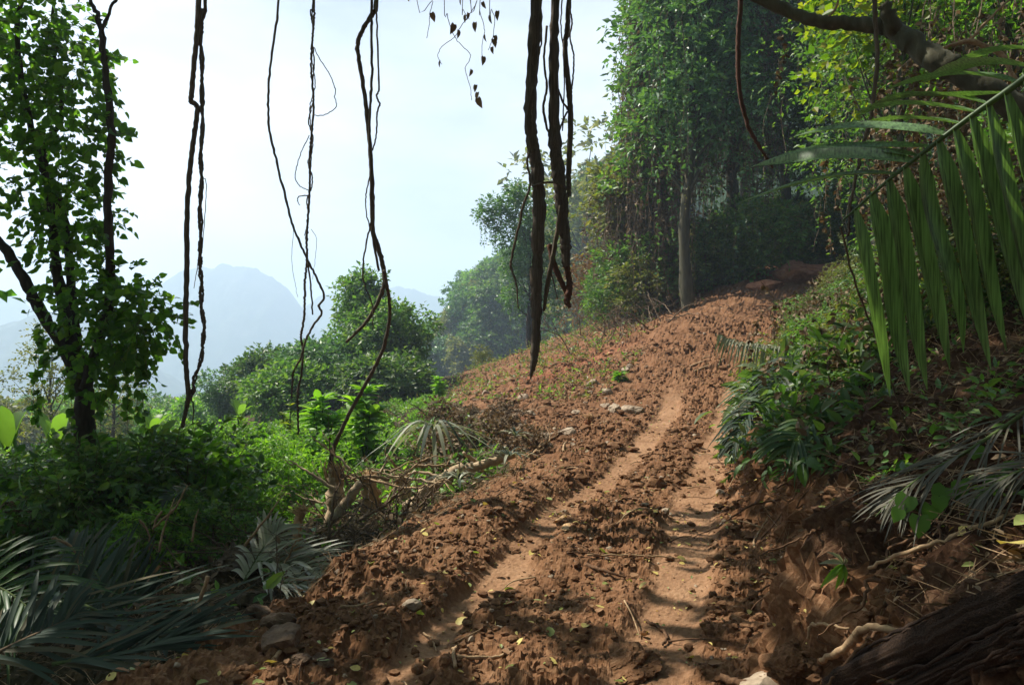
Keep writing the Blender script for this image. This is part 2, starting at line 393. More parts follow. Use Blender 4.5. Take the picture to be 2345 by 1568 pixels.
M['splint'] = bark_mat('splintered fresh wood', (.26, .15, .07), (.50, .33, .17), (.62, .46, .28), (30, 30, 3), .9)
M['twig'] = bark_mat('dry twigs', (.05, .035, .022), (.14, .10, .06), (.27, .20, .13), (20, 20, 20), .3)
M['paletwig'] = bark_mat('pale sticks', (.18, .11, .06), (.36, .25, .14), (.48, .36, .22), (20, 20, 20), .3)
M['fibre'] = bark_mat('fibrous fallen trunk', (.010, .006, .004), (.05, .028, .016), (.16, .10, .055), (5, 90, 90), 1.0)
M['root'] = bark_mat('earthy roots', (.05, .025, .012), (.13, .07, .035), (.24, .14, .075), (25, 25, 25), .4)
M['rock'] = bark_mat('limestone rock', (.13, .09, .06), (.34, .27, .19), (.50, .43, .34), (5, 5, 5), .8)
M['redrock'] = bark_mat('red stained rock', (.16, .06, .03), (.36, .17, .09), (.5, .3, .19), (3, 3, 3), .8)
M['moss'] = bark_mat('mossy root ball', (.025, .018, .010), (.075, .055, .03), (.13, .10, .05), (16, 16, 16), 1.0)
M['greenstem'] = bark_mat('green stems', (.03, .05, .015), (.07, .10, .03), None, (8, 8, 8), .2)

# ------------------------------------------------------------------ terrain
def grid_faces(nr, nc):
    i = np.arange(nr - 1)[:, None] * nc; j = np.arange(nc - 1)[None, :]
    return np.stack([i + j, i + j + 1, i + nc + j + 1, i + nc + j], -1)
def terrain():
    NR, NC = 700, 860
    yy = 1.0 * (62.0 / 1.0) ** np.linspace(0, 1, NR)
    a = np.linspace(-1, 1, NC); tt = .8 * a + .55 * a ** 3
    X = tt[None, :] * (yy[:, None] + 1.2); Y = np.repeat(yy[:, None], NC, 1)
    Z = height(X, Y)
    _, dl, dr = base_height(X, Y)
    ra, rb, *_ = masks(X, Y)
    wear = np.zeros((NR, NC, 4)); wear[..., 3] = 1
    pat = ss(-.5, .2, fbm(X * 1.7, Y * 1.7, 3, 71))
    wear[..., 0] = np.maximum(ra, rb) * (.55 + .45 * pat)
    u = X / Y * FPX + 1172; v = 784 - (Z - 1.6) / Y * FPX
    red = np.exp(-(((X - 1.3) / 2.2) ** 2 + ((Y - 29) / 4.5) ** 2)) + np.exp(-(((X - 14.5) / 3) ** 2 + ((Y - 40) / 3.5) ** 2)) 
    wear[..., 1] = np.clip(red, 0, 1) * ss(-.5, .3, fbm(X * .8, Y * .8, 3, 72))
    fw = ss(0, .1, dr) * (1 - ss(1.2, 2.6, dr)) * (1 - ss(11, 16, Y))
    X = X + fw * (.10 * fbm(Y * 4, Z * 5.5, 3, 151) + .06 * fbm(Y * 14, Z * 16, 3, 152) + .03 * fbm(Y * 34, Z * 36, 2, 153))
    verts = np.stack([X, Y, Z], -1).reshape(-1, 3); F = grid_faces(NR, NC)
    c = lambda A: .25 * (A[:-1, :-1] + A[1:, :-1] + A[:-1, 1:] + A[1:, 1:])
    dlc, drc, yc = c(dl), c(dr), c(Y)
    n = fbm(c(X) * 2, yc * 2, 2, 73) * .25
    track = (dlc + n < .25) & (drc + n < .3) & (yc < 45)
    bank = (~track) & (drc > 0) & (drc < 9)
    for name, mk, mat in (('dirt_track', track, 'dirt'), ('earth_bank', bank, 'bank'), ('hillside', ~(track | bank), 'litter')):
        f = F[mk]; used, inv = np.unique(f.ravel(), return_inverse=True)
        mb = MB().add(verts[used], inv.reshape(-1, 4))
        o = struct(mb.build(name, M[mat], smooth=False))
        if name == 'dirt_track':
            at = o.data.color_attributes.new('wear', 'FLOAT_COLOR', 'POINT')
            at.data.foreach_set('color', wear.reshape(-1, 4)[used].astype(np.float32).ravel())
    # ground behind the photographer
    xs = np.linspace(-16, 16, 120); ys = np.linspace(-14, 1.0, 70)
    X, Y = np.meshgrid(xs, ys); Z = height(X, Y)
    keep = np.abs(c(X)) < 99
    struct(MB().add(np.stack([X, Y, Z], -1).reshape(-1, 3), grid_faces(70, 120).reshape(-1, 4)).build('trail_ground', M['clod']))
    # far ground
    ys = 61.0 * (2800 / 61.0) ** np.linspace(0, 1, 130); a = np.linspace(-1.7, 1.6, 200)
    X = a[None] * ys[:, None]; Y = np.repeat(ys[:, None], 200, 1); Z, _, _ = base_height(X, Y)
    Z = Z - .15 + fbm(X * .05, Y * .05, 3, 81) * 1.5 * ss(62, 80, Y) + fbm(X * .004, Y * .004, 2, 83) * 2
    struct(MB().add(np.stack([X, Y, Z], -1).reshape(-1, 3), grid_faces(130, 200).reshape(-1, 4)).build('valley_floor', M['valley']))
terrain()

# distant limestone mountains
def mountain(sil, y, depth, seed, label):
    """a massif whose crest follows the given skyline, sloping down towards and away from the viewer"""
    us = np.linspace(sil[0][0], sil[-1][0], 170)
    vs = np.interp(us, [s[0] for s in sil], [s[1] for s in sil])
    top = np.array([P(u, v, y) for u, v in zip(us, vs)])
    top[:, 2] += 9 * fbm(top[:, 0] * .018, top[:, 0] * 0 + seed, 4, seed + 20, .6) * y / 1500
    k = 60; t = np.linspace(-1, 1, k)
    X = np.repeat(top[None, :, 0], k, 0); Y = y + t[:, None] * depth + 0 * X
    prof = 1 - np.abs(t) ** 1.25
    H = (top[None, :, 2] + 140)
    Z = -140 + H * prof[:, None]
    rough = fbm(X * .006, Y * .006, 5, seed) * 14 + fbm(X * .045, Y * .045, 3, seed + 9) * 6
    Z = Z + rough * (1 - prof[:, None] ** 6 * .8) + fbm(X * .09, Y * .09, 3, seed + 3) * 4.0
    o = struct(MB().add(np.stack([X, Y, Z], -1).reshape(-1, 3), grid_faces(k, 170).reshape(-1, 4)).build('mountain', M['rockface']))
    o['label'] = label
mountain([(200, 860), (300, 770), (350, 700), (370, 665), (392, 632), (415, 617), (470, 608), (520, 611), (545, 612), (580, 614), (620, 632), (655, 655), (678, 688), (700, 720), (760, 800), (820, 870)], 1870, 500, 3, 'flat-topped limestone mountain faint in the haze')
mountain([(560, 800), (640, 745), (705, 698), (740, 676), (800, 664), (860, 660), (920, 655), (980, 670), (1040, 690), (1120, 720), (1250, 770), (1400, 820)], 2230, 540, 5, 'long low mountain ridge fading behind the trees')
mountain([(-500, 640), (-300, 600), (-150, 640), (-20, 662), (20, 675), (60, 705), (110, 745), (200, 800), (300, 860)], 2010, 490, 7, 'hazy ridge sloping down at the left edge')
mountain([(-700, 760), (-300, 730), (0, 745), (90, 720), (160, 715), (220, 750), (330, 840), (420, 900)], 1220, 300, 9, 'pale rocky foothill behind the vine-hung tree')

# ------------------------------------------------------------------ sky, sun, haze, camera
SUN_EL, SUN_AZ = 53.0, -66.0     # azimuth measured from the view direction, negative to the left
w = bpy.data.worlds.new('World'); SC.world = w; w.use_nodes = True
nt = w.node_tree; nt.nodes.clear(); Lk = nt.links.new
out = nt.nodes.new('ShaderNodeOutputWorld'); bg = nt.nodes.new('ShaderNodeBackground')
sky = nt.nodes.new('ShaderNodeTexSky'); sky.sky_type = 'NISHITA'; sky.sun_disc = False
sky.sun_elevation = R(SUN_EL); sky.sun_rotation = R(SUN_AZ); sky.air_density = 1.0; sky.dust_density = 2.5; sky.ozone_density = 1.0
tc = N(nt, 'ShaderNodeTexCoord'); mp = N(nt, 'ShaderNodeMapping'); mp.inputs['Scale'].default_value = (1.0, 1.0, 2.6); mp.inputs['Location'].default_value = (2.3, .4, 0)
nz = N(nt, 'ShaderNodeTexNoise'); nz.inputs['Scale'].default_value = 2.0; nz.inputs['Detail'].default_value = 7; nz.inputs['Roughness'].default_value = .55
Lk(tc.outputs['Generated'], mp.inputs['Vector']); Lk(mp.outputs[0], nz.inputs['Vector'])
cl = ramp(nt, nz.outputs[0], [(.34, (.25, .25, .25)), (.62, (1, 1, 1))])
cm = N(nt, 'ShaderNodeMath', operation='MULTIPLY'); cm.inputs[1].default_value = .7
sx = N(nt, 'ShaderNodeSeparateXYZ'); Lk(tc.outputs['Generated'], sx.inputs[0])
m1_ = N(nt, 'ShaderNodeMapRange'); m1_.inputs['From Min'].default_value = .72; m1_.inputs['From Max'].default_value = .3; Lk(sx.outputs['Z'], m1_.inputs['Value'])
m2_ = N(nt, 'ShaderNodeMath', operation='MULTIPLY'); vm = N(nt, 'ShaderNodeVectorMath', operation='DOT_PRODUCT'); vm.inputs[1].default_value = (math.sin(R(-40)), math.cos(R(-40)), .1); Lk(tc.outputs['Generated'], vm.inputs[0])
m3_ = N(nt, 'ShaderNodeMapRange'); m3_.inputs['From Min'].default_value = -.45; m3_.inputs['From Max'].default_value = .45; Lk(vm.outputs['Value'], m3_.inputs['Value'])
m4_ = N(nt, 'ShaderNodeMath', operation='MULTIPLY'); Lk(m1_.outputs[0], m4_.inputs[0]); Lk(m3_.outputs[0], m4_.inputs[1]); Lk(m4_.outputs[0], m2_.inputs[0]); Lk(cl, m2_.inputs[1]); Lk(m2_.outputs[0], cm.inputs[0])
mx = N(nt, 'ShaderNodeMix', data_type='RGBA'); Lk(cm.outputs[0], mx.inputs['Factor']); Lk(sky.outputs[0], mx.inputs['A']); mx.inputs['B'].default_value = (11.7, 12.1, 12.7, 1)
Lk(mx.outputs['Result'], bg.inputs['Color']); bg.inputs['Strength'].default_value = .064; Lk(bg.outputs[0], out.inputs['Surface'])

sd = bpy.data.lights.new('sun', 'SUN'); sd.energy = 5.0; sd.angle = R(.53); sd.color = (1, .93, .82)
so = link('sun', sd)
az = R(SUN_AZ); to_sun = Vector((math.sin(az) * math.cos(R(SUN_EL)), math.cos(az) * math.cos(R(SUN_EL)), math.sin(R(SUN_EL))))
so.rotation_euler = to_sun.to_track_quat('Z', 'Y').to_euler(); so.location = (-30, 30, 60)

cam = bpy.data.cameras.new('camera'); cam.lens = 28; cam.sensor_width = 36; cam.clip_end = 12000; cam.clip_start = .05
co = link('camera', cam); co.location = (0, 0, EYE); co.rotation_euler = (R(90), 0, 0); SC.camera = co
SC.view_settings.view_transform = 'Standard'; SC.view_settings.look = 'None'; SC.view_settings.exposure = 1.05; SC.view_settings.gamma = 1
SC.render.engine = 'CYCLES'; cy = SC.cycles
cy.max_bounces = 7; cy.diffuse_bounces = 3; cy.glossy_bounces = 2; cy.transmission_bounces = 4; cy.volume_bounces = 1; cy.transparent_max_bounces = 4
cy.use_denoising = True; cy.caustics_reflective = False; cy.caustics_refractive = False
try: cy.denoiser = 'OPENIMAGEDENOISE'; cy.denoising_prefilter = 'ACCURATE'
except Exception: pass

hm, nt, out = new_mat('haze'); pv = N(nt, 'ShaderNodeVolumePrincipled'); pv.inputs['Density'].default_value = .00078; pv.inputs['Color'].default_value = (.63, .80, 1.0, 1); pv.inputs['Anisotropy'].default_value = .25
nt.links.new(pv.outputs[0], out.inputs['Volume'])
hb = MB(); x0, x1, y0, y1, z0, z1 = -4000, 4000, -60, 3400, -260, 245
hb.add([[x0, y0, z0], [x1, y0, z0], [x1, y1, z0], [x0, y1, z0], [x0, y0, z1], [x1, y0, z1], [x1, y1, z1], [x0, y1, z1]],
       [[0, 3, 2, 1], [4, 5, 6, 7], [0, 1, 5, 4], [1, 2, 6, 5], [2, 3, 7, 6], [3, 0, 4, 7]])
ho = hb.build('haze', hm, smooth=False); ho['kind'] = 'stuff'
# ------------------------------------------------------------------ tree kinds
def tree_mesh(H, cb, rad, nclump, nspray, k, size, mats, seed, tr=.2, tpl=T_D, width=.6, lean=.05, vines=0, vine_len=4., shape='round', clump_r=1.2, spl=.55, twig=0, droop=.25, flatz=.75, vkeep=.8, vr=.008):
    """trunk with limbs (mesh 1) and a crown of leaf sprays (mesh 2); base at the origin"""
    global RNG
    keep = RNG; RNG = np.random.default_rng(seed); g = RNG
    tb = MB(); cb_ = MB(); vb = MB()
    ax = g.normal(size=2) * lean * H
    path = [np.array([ax[0] * t ** 1.5, ax[1] * t ** 1.5, H * .93 * t]) + (g.normal(size=3) * .007 * H * np.array([1, 1, 0]) if 0 < t < 1 else 0) for t in np.linspace(0, 1, 6)]
    path[0][2] = -.6
    sm = tube(tb, path, [tr * 1.35, tr * .95, tr * .7, tr * .4, tr * .12], 8, 5, 0, 0, .05, seed)
    for i in range(nclump):
        t = (i + .5) / nclump
        h = cb + (H - cb) * (t ** .9) * (.9 + .15 * g.random())
        s = (h - cb) / max(.1, H - cb)
        if shape == 'round': rr = rad * math.sqrt(max(.05, 1 - (2 * s - .85) ** 2 / 1.4))
        elif shape == 'cone': rr = rad * (1.05 - .9 * s)
        elif shape == 'flat': rr = rad * (.45 + .6 * s)
        else: rr = rad
        a = i * 2.4 + g.random() * 1.1; q = rr * (.45 + .55 * g.random())
        ti = min(len(sm) - 1, int(len(sm) * min(.97, h / H * .92)))
        c = np.array([sm[ti][0] + q * math.cos(a), sm[ti][1] + q * math.sin(a), h])
        b = sm[max(0, int(ti * .78))]
        mid = (b + c) / 2 + np.array([0, 0, -.06 * rad]) + g.normal(size=3) * .06 * rad
        tube(tb, [b, mid, c], [tr * .38, tr * .22, tr * .07], 5, 4, 0, 0, .05, seed + i)
        cr = clump_r * (.65 + .75 * g.random())
        p, d = clump_points(c, (cr, cr, cr * flatz), nspray, .35, .35)
        d = d * .8 + g.normal(size=d.shape) * .35
        sprays(cb_, p, d, spl * (.6 + .8 * g.random(len(p))), k, size, width, tpl, 0, droop, twig=twig, twmat=1)
        if vines:
            m = int(vines * (.4 + 1.2 * g.random()))
            tp, _ = clump_points(c, (cr, cr, cr * .5), m, -.3, .6)
            strings(vb, tp, vine_len * (.3 + .9 * g.random(m)), size * .8, .13, 0, 1, vr, tpl, keep=vkeep)
    RNG = keep
    return tb, cb_, (vb if vines else None)
def make_tree(name, label, cat, group, leaf, bark='paletrunk', single=False, vleaf=None, **kw):
    tb, cb_, vb = tree_mesh(mats=None, **kw)
    if single:
        mb = MB()
        for v, (f, m) in zip(cb_.v, cb_.f): pass
        mb.v = list(cb_.v); mb.f = list(cb_.f); mb.n = cb_.n
        mb.f = [(f, 0 if m == 0 else 1) for f, m in mb.f]
        off = mb.n
        for v, (f, m) in zip(tb.v, tb.f): mb.v.append(v); mb.f.append((f + off, 1))
        o = mb.build(name, [M[leaf], M[bark]]); return tag(o, label, cat, group)
    t = thing(name, label, cat, group)
    tb.build('trunk', [M[bark]], t); cb_.build('crown', [M[leaf], M['twig']], t, smooth=False)
    if vb: vb.build('hanging_vines', [M[vleaf or leaf], M['twig']], t, smooth=False)
    return t
used = set()
def place(proto, x, y, rz=0., sc=1., label=None, group=None, dz=0., cat=None):
    loc = (x, y, gz(x, y) + dz)
    if proto.name not in used:
        used.add(proto.name); o = proto; o.location = loc; o.rotation_euler = (0, 0, rz); o.scale = sc if isinstance(sc, tuple) else (sc,) * 3
        if label: o['label'] = label
        if group: o['group'] = group
        if cat: o['category'] = cat
        return o
    return copy_thing(proto, loc, rz, sc, label, group, cat)
def px(u, y): return (u - 1172.5) / FPX * y

# --- far forest on the hazy mountainside: small trees, many copies
FL = 'broadleaf tree on the hazy forested slope beyond the bend'; FG = 'trees on the hazy forested slope'
fp = [make_tree('forest_tree', FL, 'tree', FG, l, single=True, H=h, cb=h * .3, rad=r, nclump=nc, nspray=110, k=4, size=.5, seed=s, tr=.22, clump_r=cr, spl=.6, shape=sh, lean=.04)
      for (l, h, r, nc, cr, sh, s) in (('green', 10, 3.2, 11, 1.7, 'round', 101), ('dark', 12, 3.0, 11, 1.7, 'cone', 102), ('blue', 9, 3.6, 10, 1.9, 'flat', 103), ('olive', 10, 3, 10, 1.7, 'round', 104), ('bright', 8, 3, 9, 1.7, 'round', 105))]
g = np.random.default_rng(5)
cnt = 0
for row, (yy, n) in enumerate([(140, 14), (150, 16), (160, 18), (172, 20), (184, 20), (200, 21), (216, 21), (232, 20), (250, 18), (270, 17), (292, 15), (320, 14)]):
    for i in range(n):
        y = yy + g.uniform(-4, 4); x = -36 + (i + g.uniform(0, .8)) * (3.6 + row * .17)
        u = x / y * FPX + 1172
        if u > 1500 or u < 900: continue
        k = int(g.choice([0, 1, 2, 3, 4], p=[.3, .24, .26, .12, .08])); s = g.uniform(.8, 1.5); z0 = gz(x, y)
        lim = np.interp(u, [890, 960, 1000, 1040, 1080, 1130, 1200, 1250, 1320, 1400, 1500], [812, 775, 745, 692, 640, 592, 556, 498, 428, 358, 300])
        top = 1.6 - (lim - 784) / FPX * y; s = min(s, (top - z0 + .8) / ((10, 12, 9, 10, 8)[k] * 1.08))
        if s < .3: continue
        place(fp[k], x, y, g.uniform(0, 6.28), float(s), FL, FG, -.8); cnt += 1
for i in range(46):
    y = g.uniform(140, 235); u = g.uniform(950, 1120); x = px(u, y); z0 = gz(x, y); k = int(g.integers(0, 5))
    lim = np.interp(u, [890, 960, 1000, 1040, 1080, 1130], [812, 775, 745, 692, 640, 592]); top = 1.6 - (lim - 784) / FPX * y
    s = min(g.uniform(.6, 1.1), (top - z0 + 1.0) / ((10, 12, 9, 10, 8)[k] * 1.0))
    if s > .16: place(fp[k], x, y, g.uniform(0, 6.28), float(s), FL, FG, -.5)
# valley bushes and treetops below the trail
VL = 'round treetop in the green valley band below the trail'; VG = 'treetops in the valley'
for i in range(64):
    y = g.uniform(46, 110); u = g.uniform(250, 1230)
    x = px(u, y)
    if x > -6 and y < 70: continue
    zt = 1.6 - g.uniform(118, 175) / FPX * y
    k = int(g.choice([0, 1, 2, 3, 4], p=[.34, .1, .22, .14, .2])); H = (10, 12, 9, 10, 8)[k]
    s = np.clip((zt - gz(x, y)) / H, .3, 1.1)
    place(fp[k], x, y, g.uniform(0, 6.28), float(s), VL, VG)
for i in range(74):
    y = g.uniform(58, 150); u = g.uniform(-150, 600) if i < 44 else g.uniform(-1100, -100); x = px(u, y); zt = 1.6 - g.uniform(122, 165) / FPX * y; k = int(g.integers(0, 5))
    place(fp[k], x, y, g.uniform(0, 6.28), float(np.clip((zt - gz(x, y)) / (10, 12, 9, 10, 8)[k], .25, 1.1)), VL, VG)
for i in range(16):
    y = g.uniform(200, 400); u = g.uniform(300, 640); x = px(u, y)
    place(fp[int(g.integers(0, 4))], x, y, g.uniform(0, 6), g.uniform(.3, .55), 'far valley tree fading into the blue haze under the mountain', 'far valley trees')

# --- single mid-distance trees
tall = make_tree('tall_tree', 'tall airy tree with thin bare trunks on the ridge against the sky', 'tree', None, 'blue', H=15, cb=7, rad=3.2, nclump=13, nspray=55, k=4, size=.42, seed=120, tr=.16, clump_r=1.3, spl=.6, shape='flat')
def place_at(proto, u, y, vtop, H, rz=0., label=None, group=None, base=None, dz=0.):
    x = px(u, y); z0 = gz(x, y) if base is None else 1.6 - (base - 784) / FPX * y
    zt = 1.6 - (vtop - 784) / FPX * y
    o = place(proto, x, y, rz, (zt - z0) / H, label, group); o.location[2] = z0 + dz; return o
place_at(tall, 1062, 190, 622, 15)
airy = make_tree('spreading_tree', 'pale airy tree with open spreading branches high above the vine-covered slope', 'tree', None, 'olive', H=12, cb=4, rad=4.2, nclump=22, nspray=42, k=5, size=.32, seed=121, tr=.2, clump_r=1.0, spl=.6, shape='flat')
place_at(airy, 1392, 125, 358, 12)
place_at(airy, 1345, 135, 420, 12, 2., 'second pale open tree left of the airy one on the slope')
ora = make_tree('small_tree', 'small yellowish tree with a thin straight trunk in the hollow', 'tree', None, 'olive', H=6, cb=2.6, rad=1.6, nclump=12, nspray=36, k=5, size=.22, seed=122, tr=.09, clump_r=.7, spl=.4)
place_at(ora, 1113, 47, 800, 6, base=905)
rst = make_tree('rusty_tree', 'bushy tree with rusty orange new leaves behind the dirt slope', 'tree', None, 'rust', H=7, cb=1.2, rad=2.4, nclump=14, nspray=60, k=5, size=.22, seed=123, tr=.12, clump_r=1.0, spl=.45)
place_at(rst, 1350, 52, 585, 7)
# vine-smothered tree hanging over the hollow
vt = make_tree('vine_tree', 'leaning tree smothered in vines with a drooping tuft on its left', 'tree', None, 'blue', 'bark', vleaf='blue', H=11, cb=3.0, rad=2.0, nclump=15, nspray=110, k=5, size=.2, seed=124, tr=.25, clump_r=.95, spl=.45, vines=13, vine_len=3.2, shape='col', lean=.02)
place_at(vt, 1215, 50, 470, 11, base=800)
tuft = MB(); gg = np.random.default_rng(3)
for (u, v, r) in ((1130, 470, .75), (1110, 490, .5), (1165, 465, .8), (1185, 435, .6), (1200, 455, .8), (1150, 500, .7), (1195, 520, 1.0), (1180, 560, .9), (1200, 600, 1.0)):
    p, d = clump_points(P(u, v, 49.5), (r, r, r * .7), 90, .2, .3); sprays(tuft, p, d, .4, 5, .18, .6)
tp = np.array([P(gg.uniform(1098, 1150), gg.uniform(470, 510), 49.5 + gg.uniform(-.6, .6)) for _ in range(26)]); strings(tuft, tp, gg.uniform(.8, 2.6, 26), .16, .1, 0, 0, .008)
tuft = tuft.build('drooping_tuft', [M['blue']], vt, smooth=False)
bpy.context.view_layer.update(); tuft.matrix_parent_inverse = vt.matrix_world.inverted()

# --- tree cluster left of centre
TC = [('cone_tree', 'tallest conical tree of the group in front of the misty mountain', 'green', 832, 42, 648, 'cone', 2.0, 130),
      ('round_tree', 'lower round tree at the left end of the tree group', 'dark', 618, 46, 825, 'round', 2.2, 131),
      ('broad_tree', 'broad dense tree filling the middle of the tree group', 'blue', 745, 40, 805, 'round', 2.4, 132),
      ('broad_tree', 'wide tree with layered boughs at the right end of the tree group', 'green', 895, 40, 715, 'flat', 2.0, 133),
      ('round_tree', 'short bushy tree at the front foot of the tree group', 'green', 690, 37, 865, 'round', 2.0, 134),
      ('round_tree', 'dark bushy tree under the right boughs of the tree group', 'dark', 880, 36, 850, 'round', 2.0, 135)]
for nme, lab, lf, u, y, vt_, sh, rad, sd_ in TC:
    z0 = gz(px(u, y), y); H = 1.6 - (vt_ - 784) / FPX * y - z0
    t = make_tree(nme, lab, 'tree', None, lf, H=H, cb=H * .18, rad=rad, nclump=21, nspray=125, k=5, size=.21, seed=sd_, tr=.2, clump_r=.95, spl=.4, shape=sh, lean=.02)
    place(t, px(u, y), y)
mist = make_tree('misty_tree', 'pale feathery tree behind the dark ivy-clad trunk', 'tree', None, 'olive', H=9, cb=2, rad=2.5, nclump=16, nspray=60, k=5, size=.16, seed=140, tr=.14, clump_r=.8, spl=.45)
place_at(mist, 120, 36, 755, 9); place_at(mist, 265, 40, 800, 9, 2.2, 'second pale feathery tree to the right of the dark trunk')

# --- forest wall on the right: tall trees hung with vines
def forest_tree_near(nm, lab, u, y, vtop, leaf, seed, rad, cbv, vines=8, vl=4., size=.25, ncl=26, nsp=85, tr=.28, bark='paletrunk', shape='col', vleaf=None, base=None, cr=1.25, group=None, lean=.02, width=.55):
    x = px(u, y); z0 = gz(x, y); H = 1.6 - (vtop - 784) / FPX * y - z0; cb = 1.6 - (cbv - 784) / FPX * y - z0
    t = make_tree(nm, lab, 'tree', group, leaf, bark, vleaf=vleaf, H=H, cb=cb, rad=rad, nclump=int(ncl * .95), nspray=int(nsp * 1.05), k=5, size=size, seed=seed, tr=tr, clump_r=cr * 1.1, spl=.42, vines=vines * (1.3 if vleaf == 'dead' else .45), vkeep=.3 if vleaf == 'dead' else .8, vr=.016 if vleaf == 'dead' else .008, vine_len=vl, shape=shape, lean=lean, width=width)
    return place(t, x, y)
t1 = forest_tree_near('vine_hung_tree', 'tall straight-trunked tree at the left edge of the forest, trunk bare near the dirt', 1578, 33, -260, 'blue', 201, 2.3, 330, 14, 5, tr=.22, ncl=36, lean=.006)
forest_tree_near('vine_hung_tree', 'leftmost forest tree wrapped in a curtain of vines', 1492, 36, -330, 'green', 202, 1.35, 470, 22, 7, ncl=34, vleaf='dead', cr=1.0)
forest_tree_near('vine_hung_tree', 'short vine-covered tree at the outer edge of the forest above the dead brush', 1440, 38, 360, 'olive', 203, 1.2, 600, 20, 3, ncl=14, vleaf='dead', cr=.8)
forest_tree_near('vine_hung_tree', 'forest tree with brown withered creepers right of the bare trunk', 1665, 37, -250, 'dark', 204, 2.4, 300, 14, 6, ncl=32, vleaf='dead')
forest_tree_near('forest_edge_tree', 'dark forest tree behind the end of the dirt road', 1790, 41, -250, 'dark', 205, 3.2, 380, 12, 5, ncl=34)
forest_tree_near('forest_edge_tree', 'deep green forest tree right behind the red boulders', 1920, 42, -220, 'green', 206, 3.2, 400, 10, 4, ncl=34)
forest_tree_near('forest_edge_tree', 'shaded tree filling the gap in the back of the forest', 1700, 46, -180, 'dark', 207, 3.4, 420, 6, 4, ncl=34, size=.26)
forest_tree_near('forest_edge_tree', 'rear forest tree partly lit behind the vine curtains', 1570, 44, -150, 'green', 208, 2.4, 300, 8, 4, ncl=30, size=.26)
forest_tree_near('forest_edge_tree', 'dark tree at the far right back of the forest', 2060, 38, -160, 'dark', 209, 3.2, 420, 8, 4, ncl=32)
forest_tree_near('bank_tree', 'tree on the upper bank with small lit leaves behind the big palm leaf', 2010, 23, -150, 'green', 210, 1.9, 420, 12, 2.5, .14, 30, 70, .16)
forest_tree_near('bank_tree', 'tree with glowing yellow green leaves under the bent bough', 2085, 15, -190, 'yellow', 211, 1.25, 200, 0, 2, .16, 22, 26, .09, width=.8, cr=.7)
forest_tree_near('bank_tree', 'bright leafed tree in the top right corner', 2330, 14, -180, 'bright', 212, 1.7, 190, 8, 2, .12, 22, 50, .12, vleaf='dead', cr=.8)
forest_tree_near('bank_tree', 'shadowed tree at the right edge above the bank', 2400, 19, -150, 'dark', 213, 2.2, 420, 12, 3, .14, 28, 70, .16, vleaf='dead')
# creepers wrapped round the bare trunk at the forest edge
cw = MB(); zb = t1.location[2]; hh = RNG.uniform(.3, 7.5, 26); aa = RNG.uniform(0, 6.28, 26)
tp = np.stack([t1.location[0] + .27 * np.cos(aa), t1.location[1] + .27 * np.sin(aa), zb + hh + 1.2], -1)
strings(cw, tp, RNG.uniform(1.0, 3.4, 26), .13, .12, 0, 1, .014, T_D, .035, .55)
cw = cw.build('creeper', [M['olive'], M['twig']], t1, smooth=False); bpy.context.view_layer.update(); cw.matrix_parent_inverse = t1.matrix_world.inverted()
# understorey in the forest shade
US = 'leafy understorey bush in the deep shade of the forest'; UG = 'forest understorey bushes'
def bush(name, label, group, leaf, H, rad, ncl, nsp, size, seed, cr=.45, spl=.3, tpl=T_D, k=6, width=.5, cat='bush', twig=.004):
    return make_tree(name, label, cat, group, leaf, 'twig', H=H, cb=.12 * H, rad=rad, nclump=ncl, nspray=nsp, k=k, size=size, seed=seed, tr=.018 * H, clump_r=cr, spl=spl, tpl=tpl, width=width, shape='round', lean=.05, twig=twig)
ub = [bush('forest_bush', US, UG, l, 2.6, 1.4, 11, 60, .15, s, .65) for l, s in (('dark', 301), ('green', 302), ('olive', 303))]
for i in range(46):
    y = g.uniform(35, 46); u = g.uniform(1400, 2080)
    k = int(g.choice([0, 1, 2], p=[.5, .3, .2]))
    place(ub[k], px(u, y), y, g.uniform(0, 6), g.uniform(.7, 1.35), US, UG)
BL = 'leafy bush among the tangle on the steep right bank'; BG = 'bushes on the right bank'
bb = [bush('bank_bush', BL, BG, l, 1.5, .8, 9, 34, sz, s, .38, .25, tp, 5, w_) for l, s, sz, tp, w_ in (('green', 311, .11, T_F, .42), ('dark', 312, .10, T_F, .45), ('olive', 313, .09, T_F, .5), ('dead', 314, .08, T_F, .6))]
for i in range(150):
    y = 6 + 24 * g.random() ** 1.2; d = g.uniform(1.6, 8) ; x = float(edge_r(y)) + d
    u = x / y * FPX + 1172
    if u > 2700 or u < 1650: continue
    k = int(g.choice([0, 1, 2, 3], p=[.36, .26, .18, .20]))
    place(bb[k], x, y, g.uniform(0, 6), g.uniform(.5, 1.15) * (1 if d > 3.5 else .6), BL, BG, -.05)
for i in range(60):
    y = 9 + 16 * g.random(); x = float(edge_r(y)) + g.uniform(.5, 2.2)
    k = int(g.choice([0, 1, 2, 3], p=[.4, .2, .22, .18]))
    place(bb[k], x, y, g.uniform(0, 6), g.uniform(.35, .62), 'low leafy bush along the lip of the right bank beside the track', 'bushes along the bank lip', -.05)

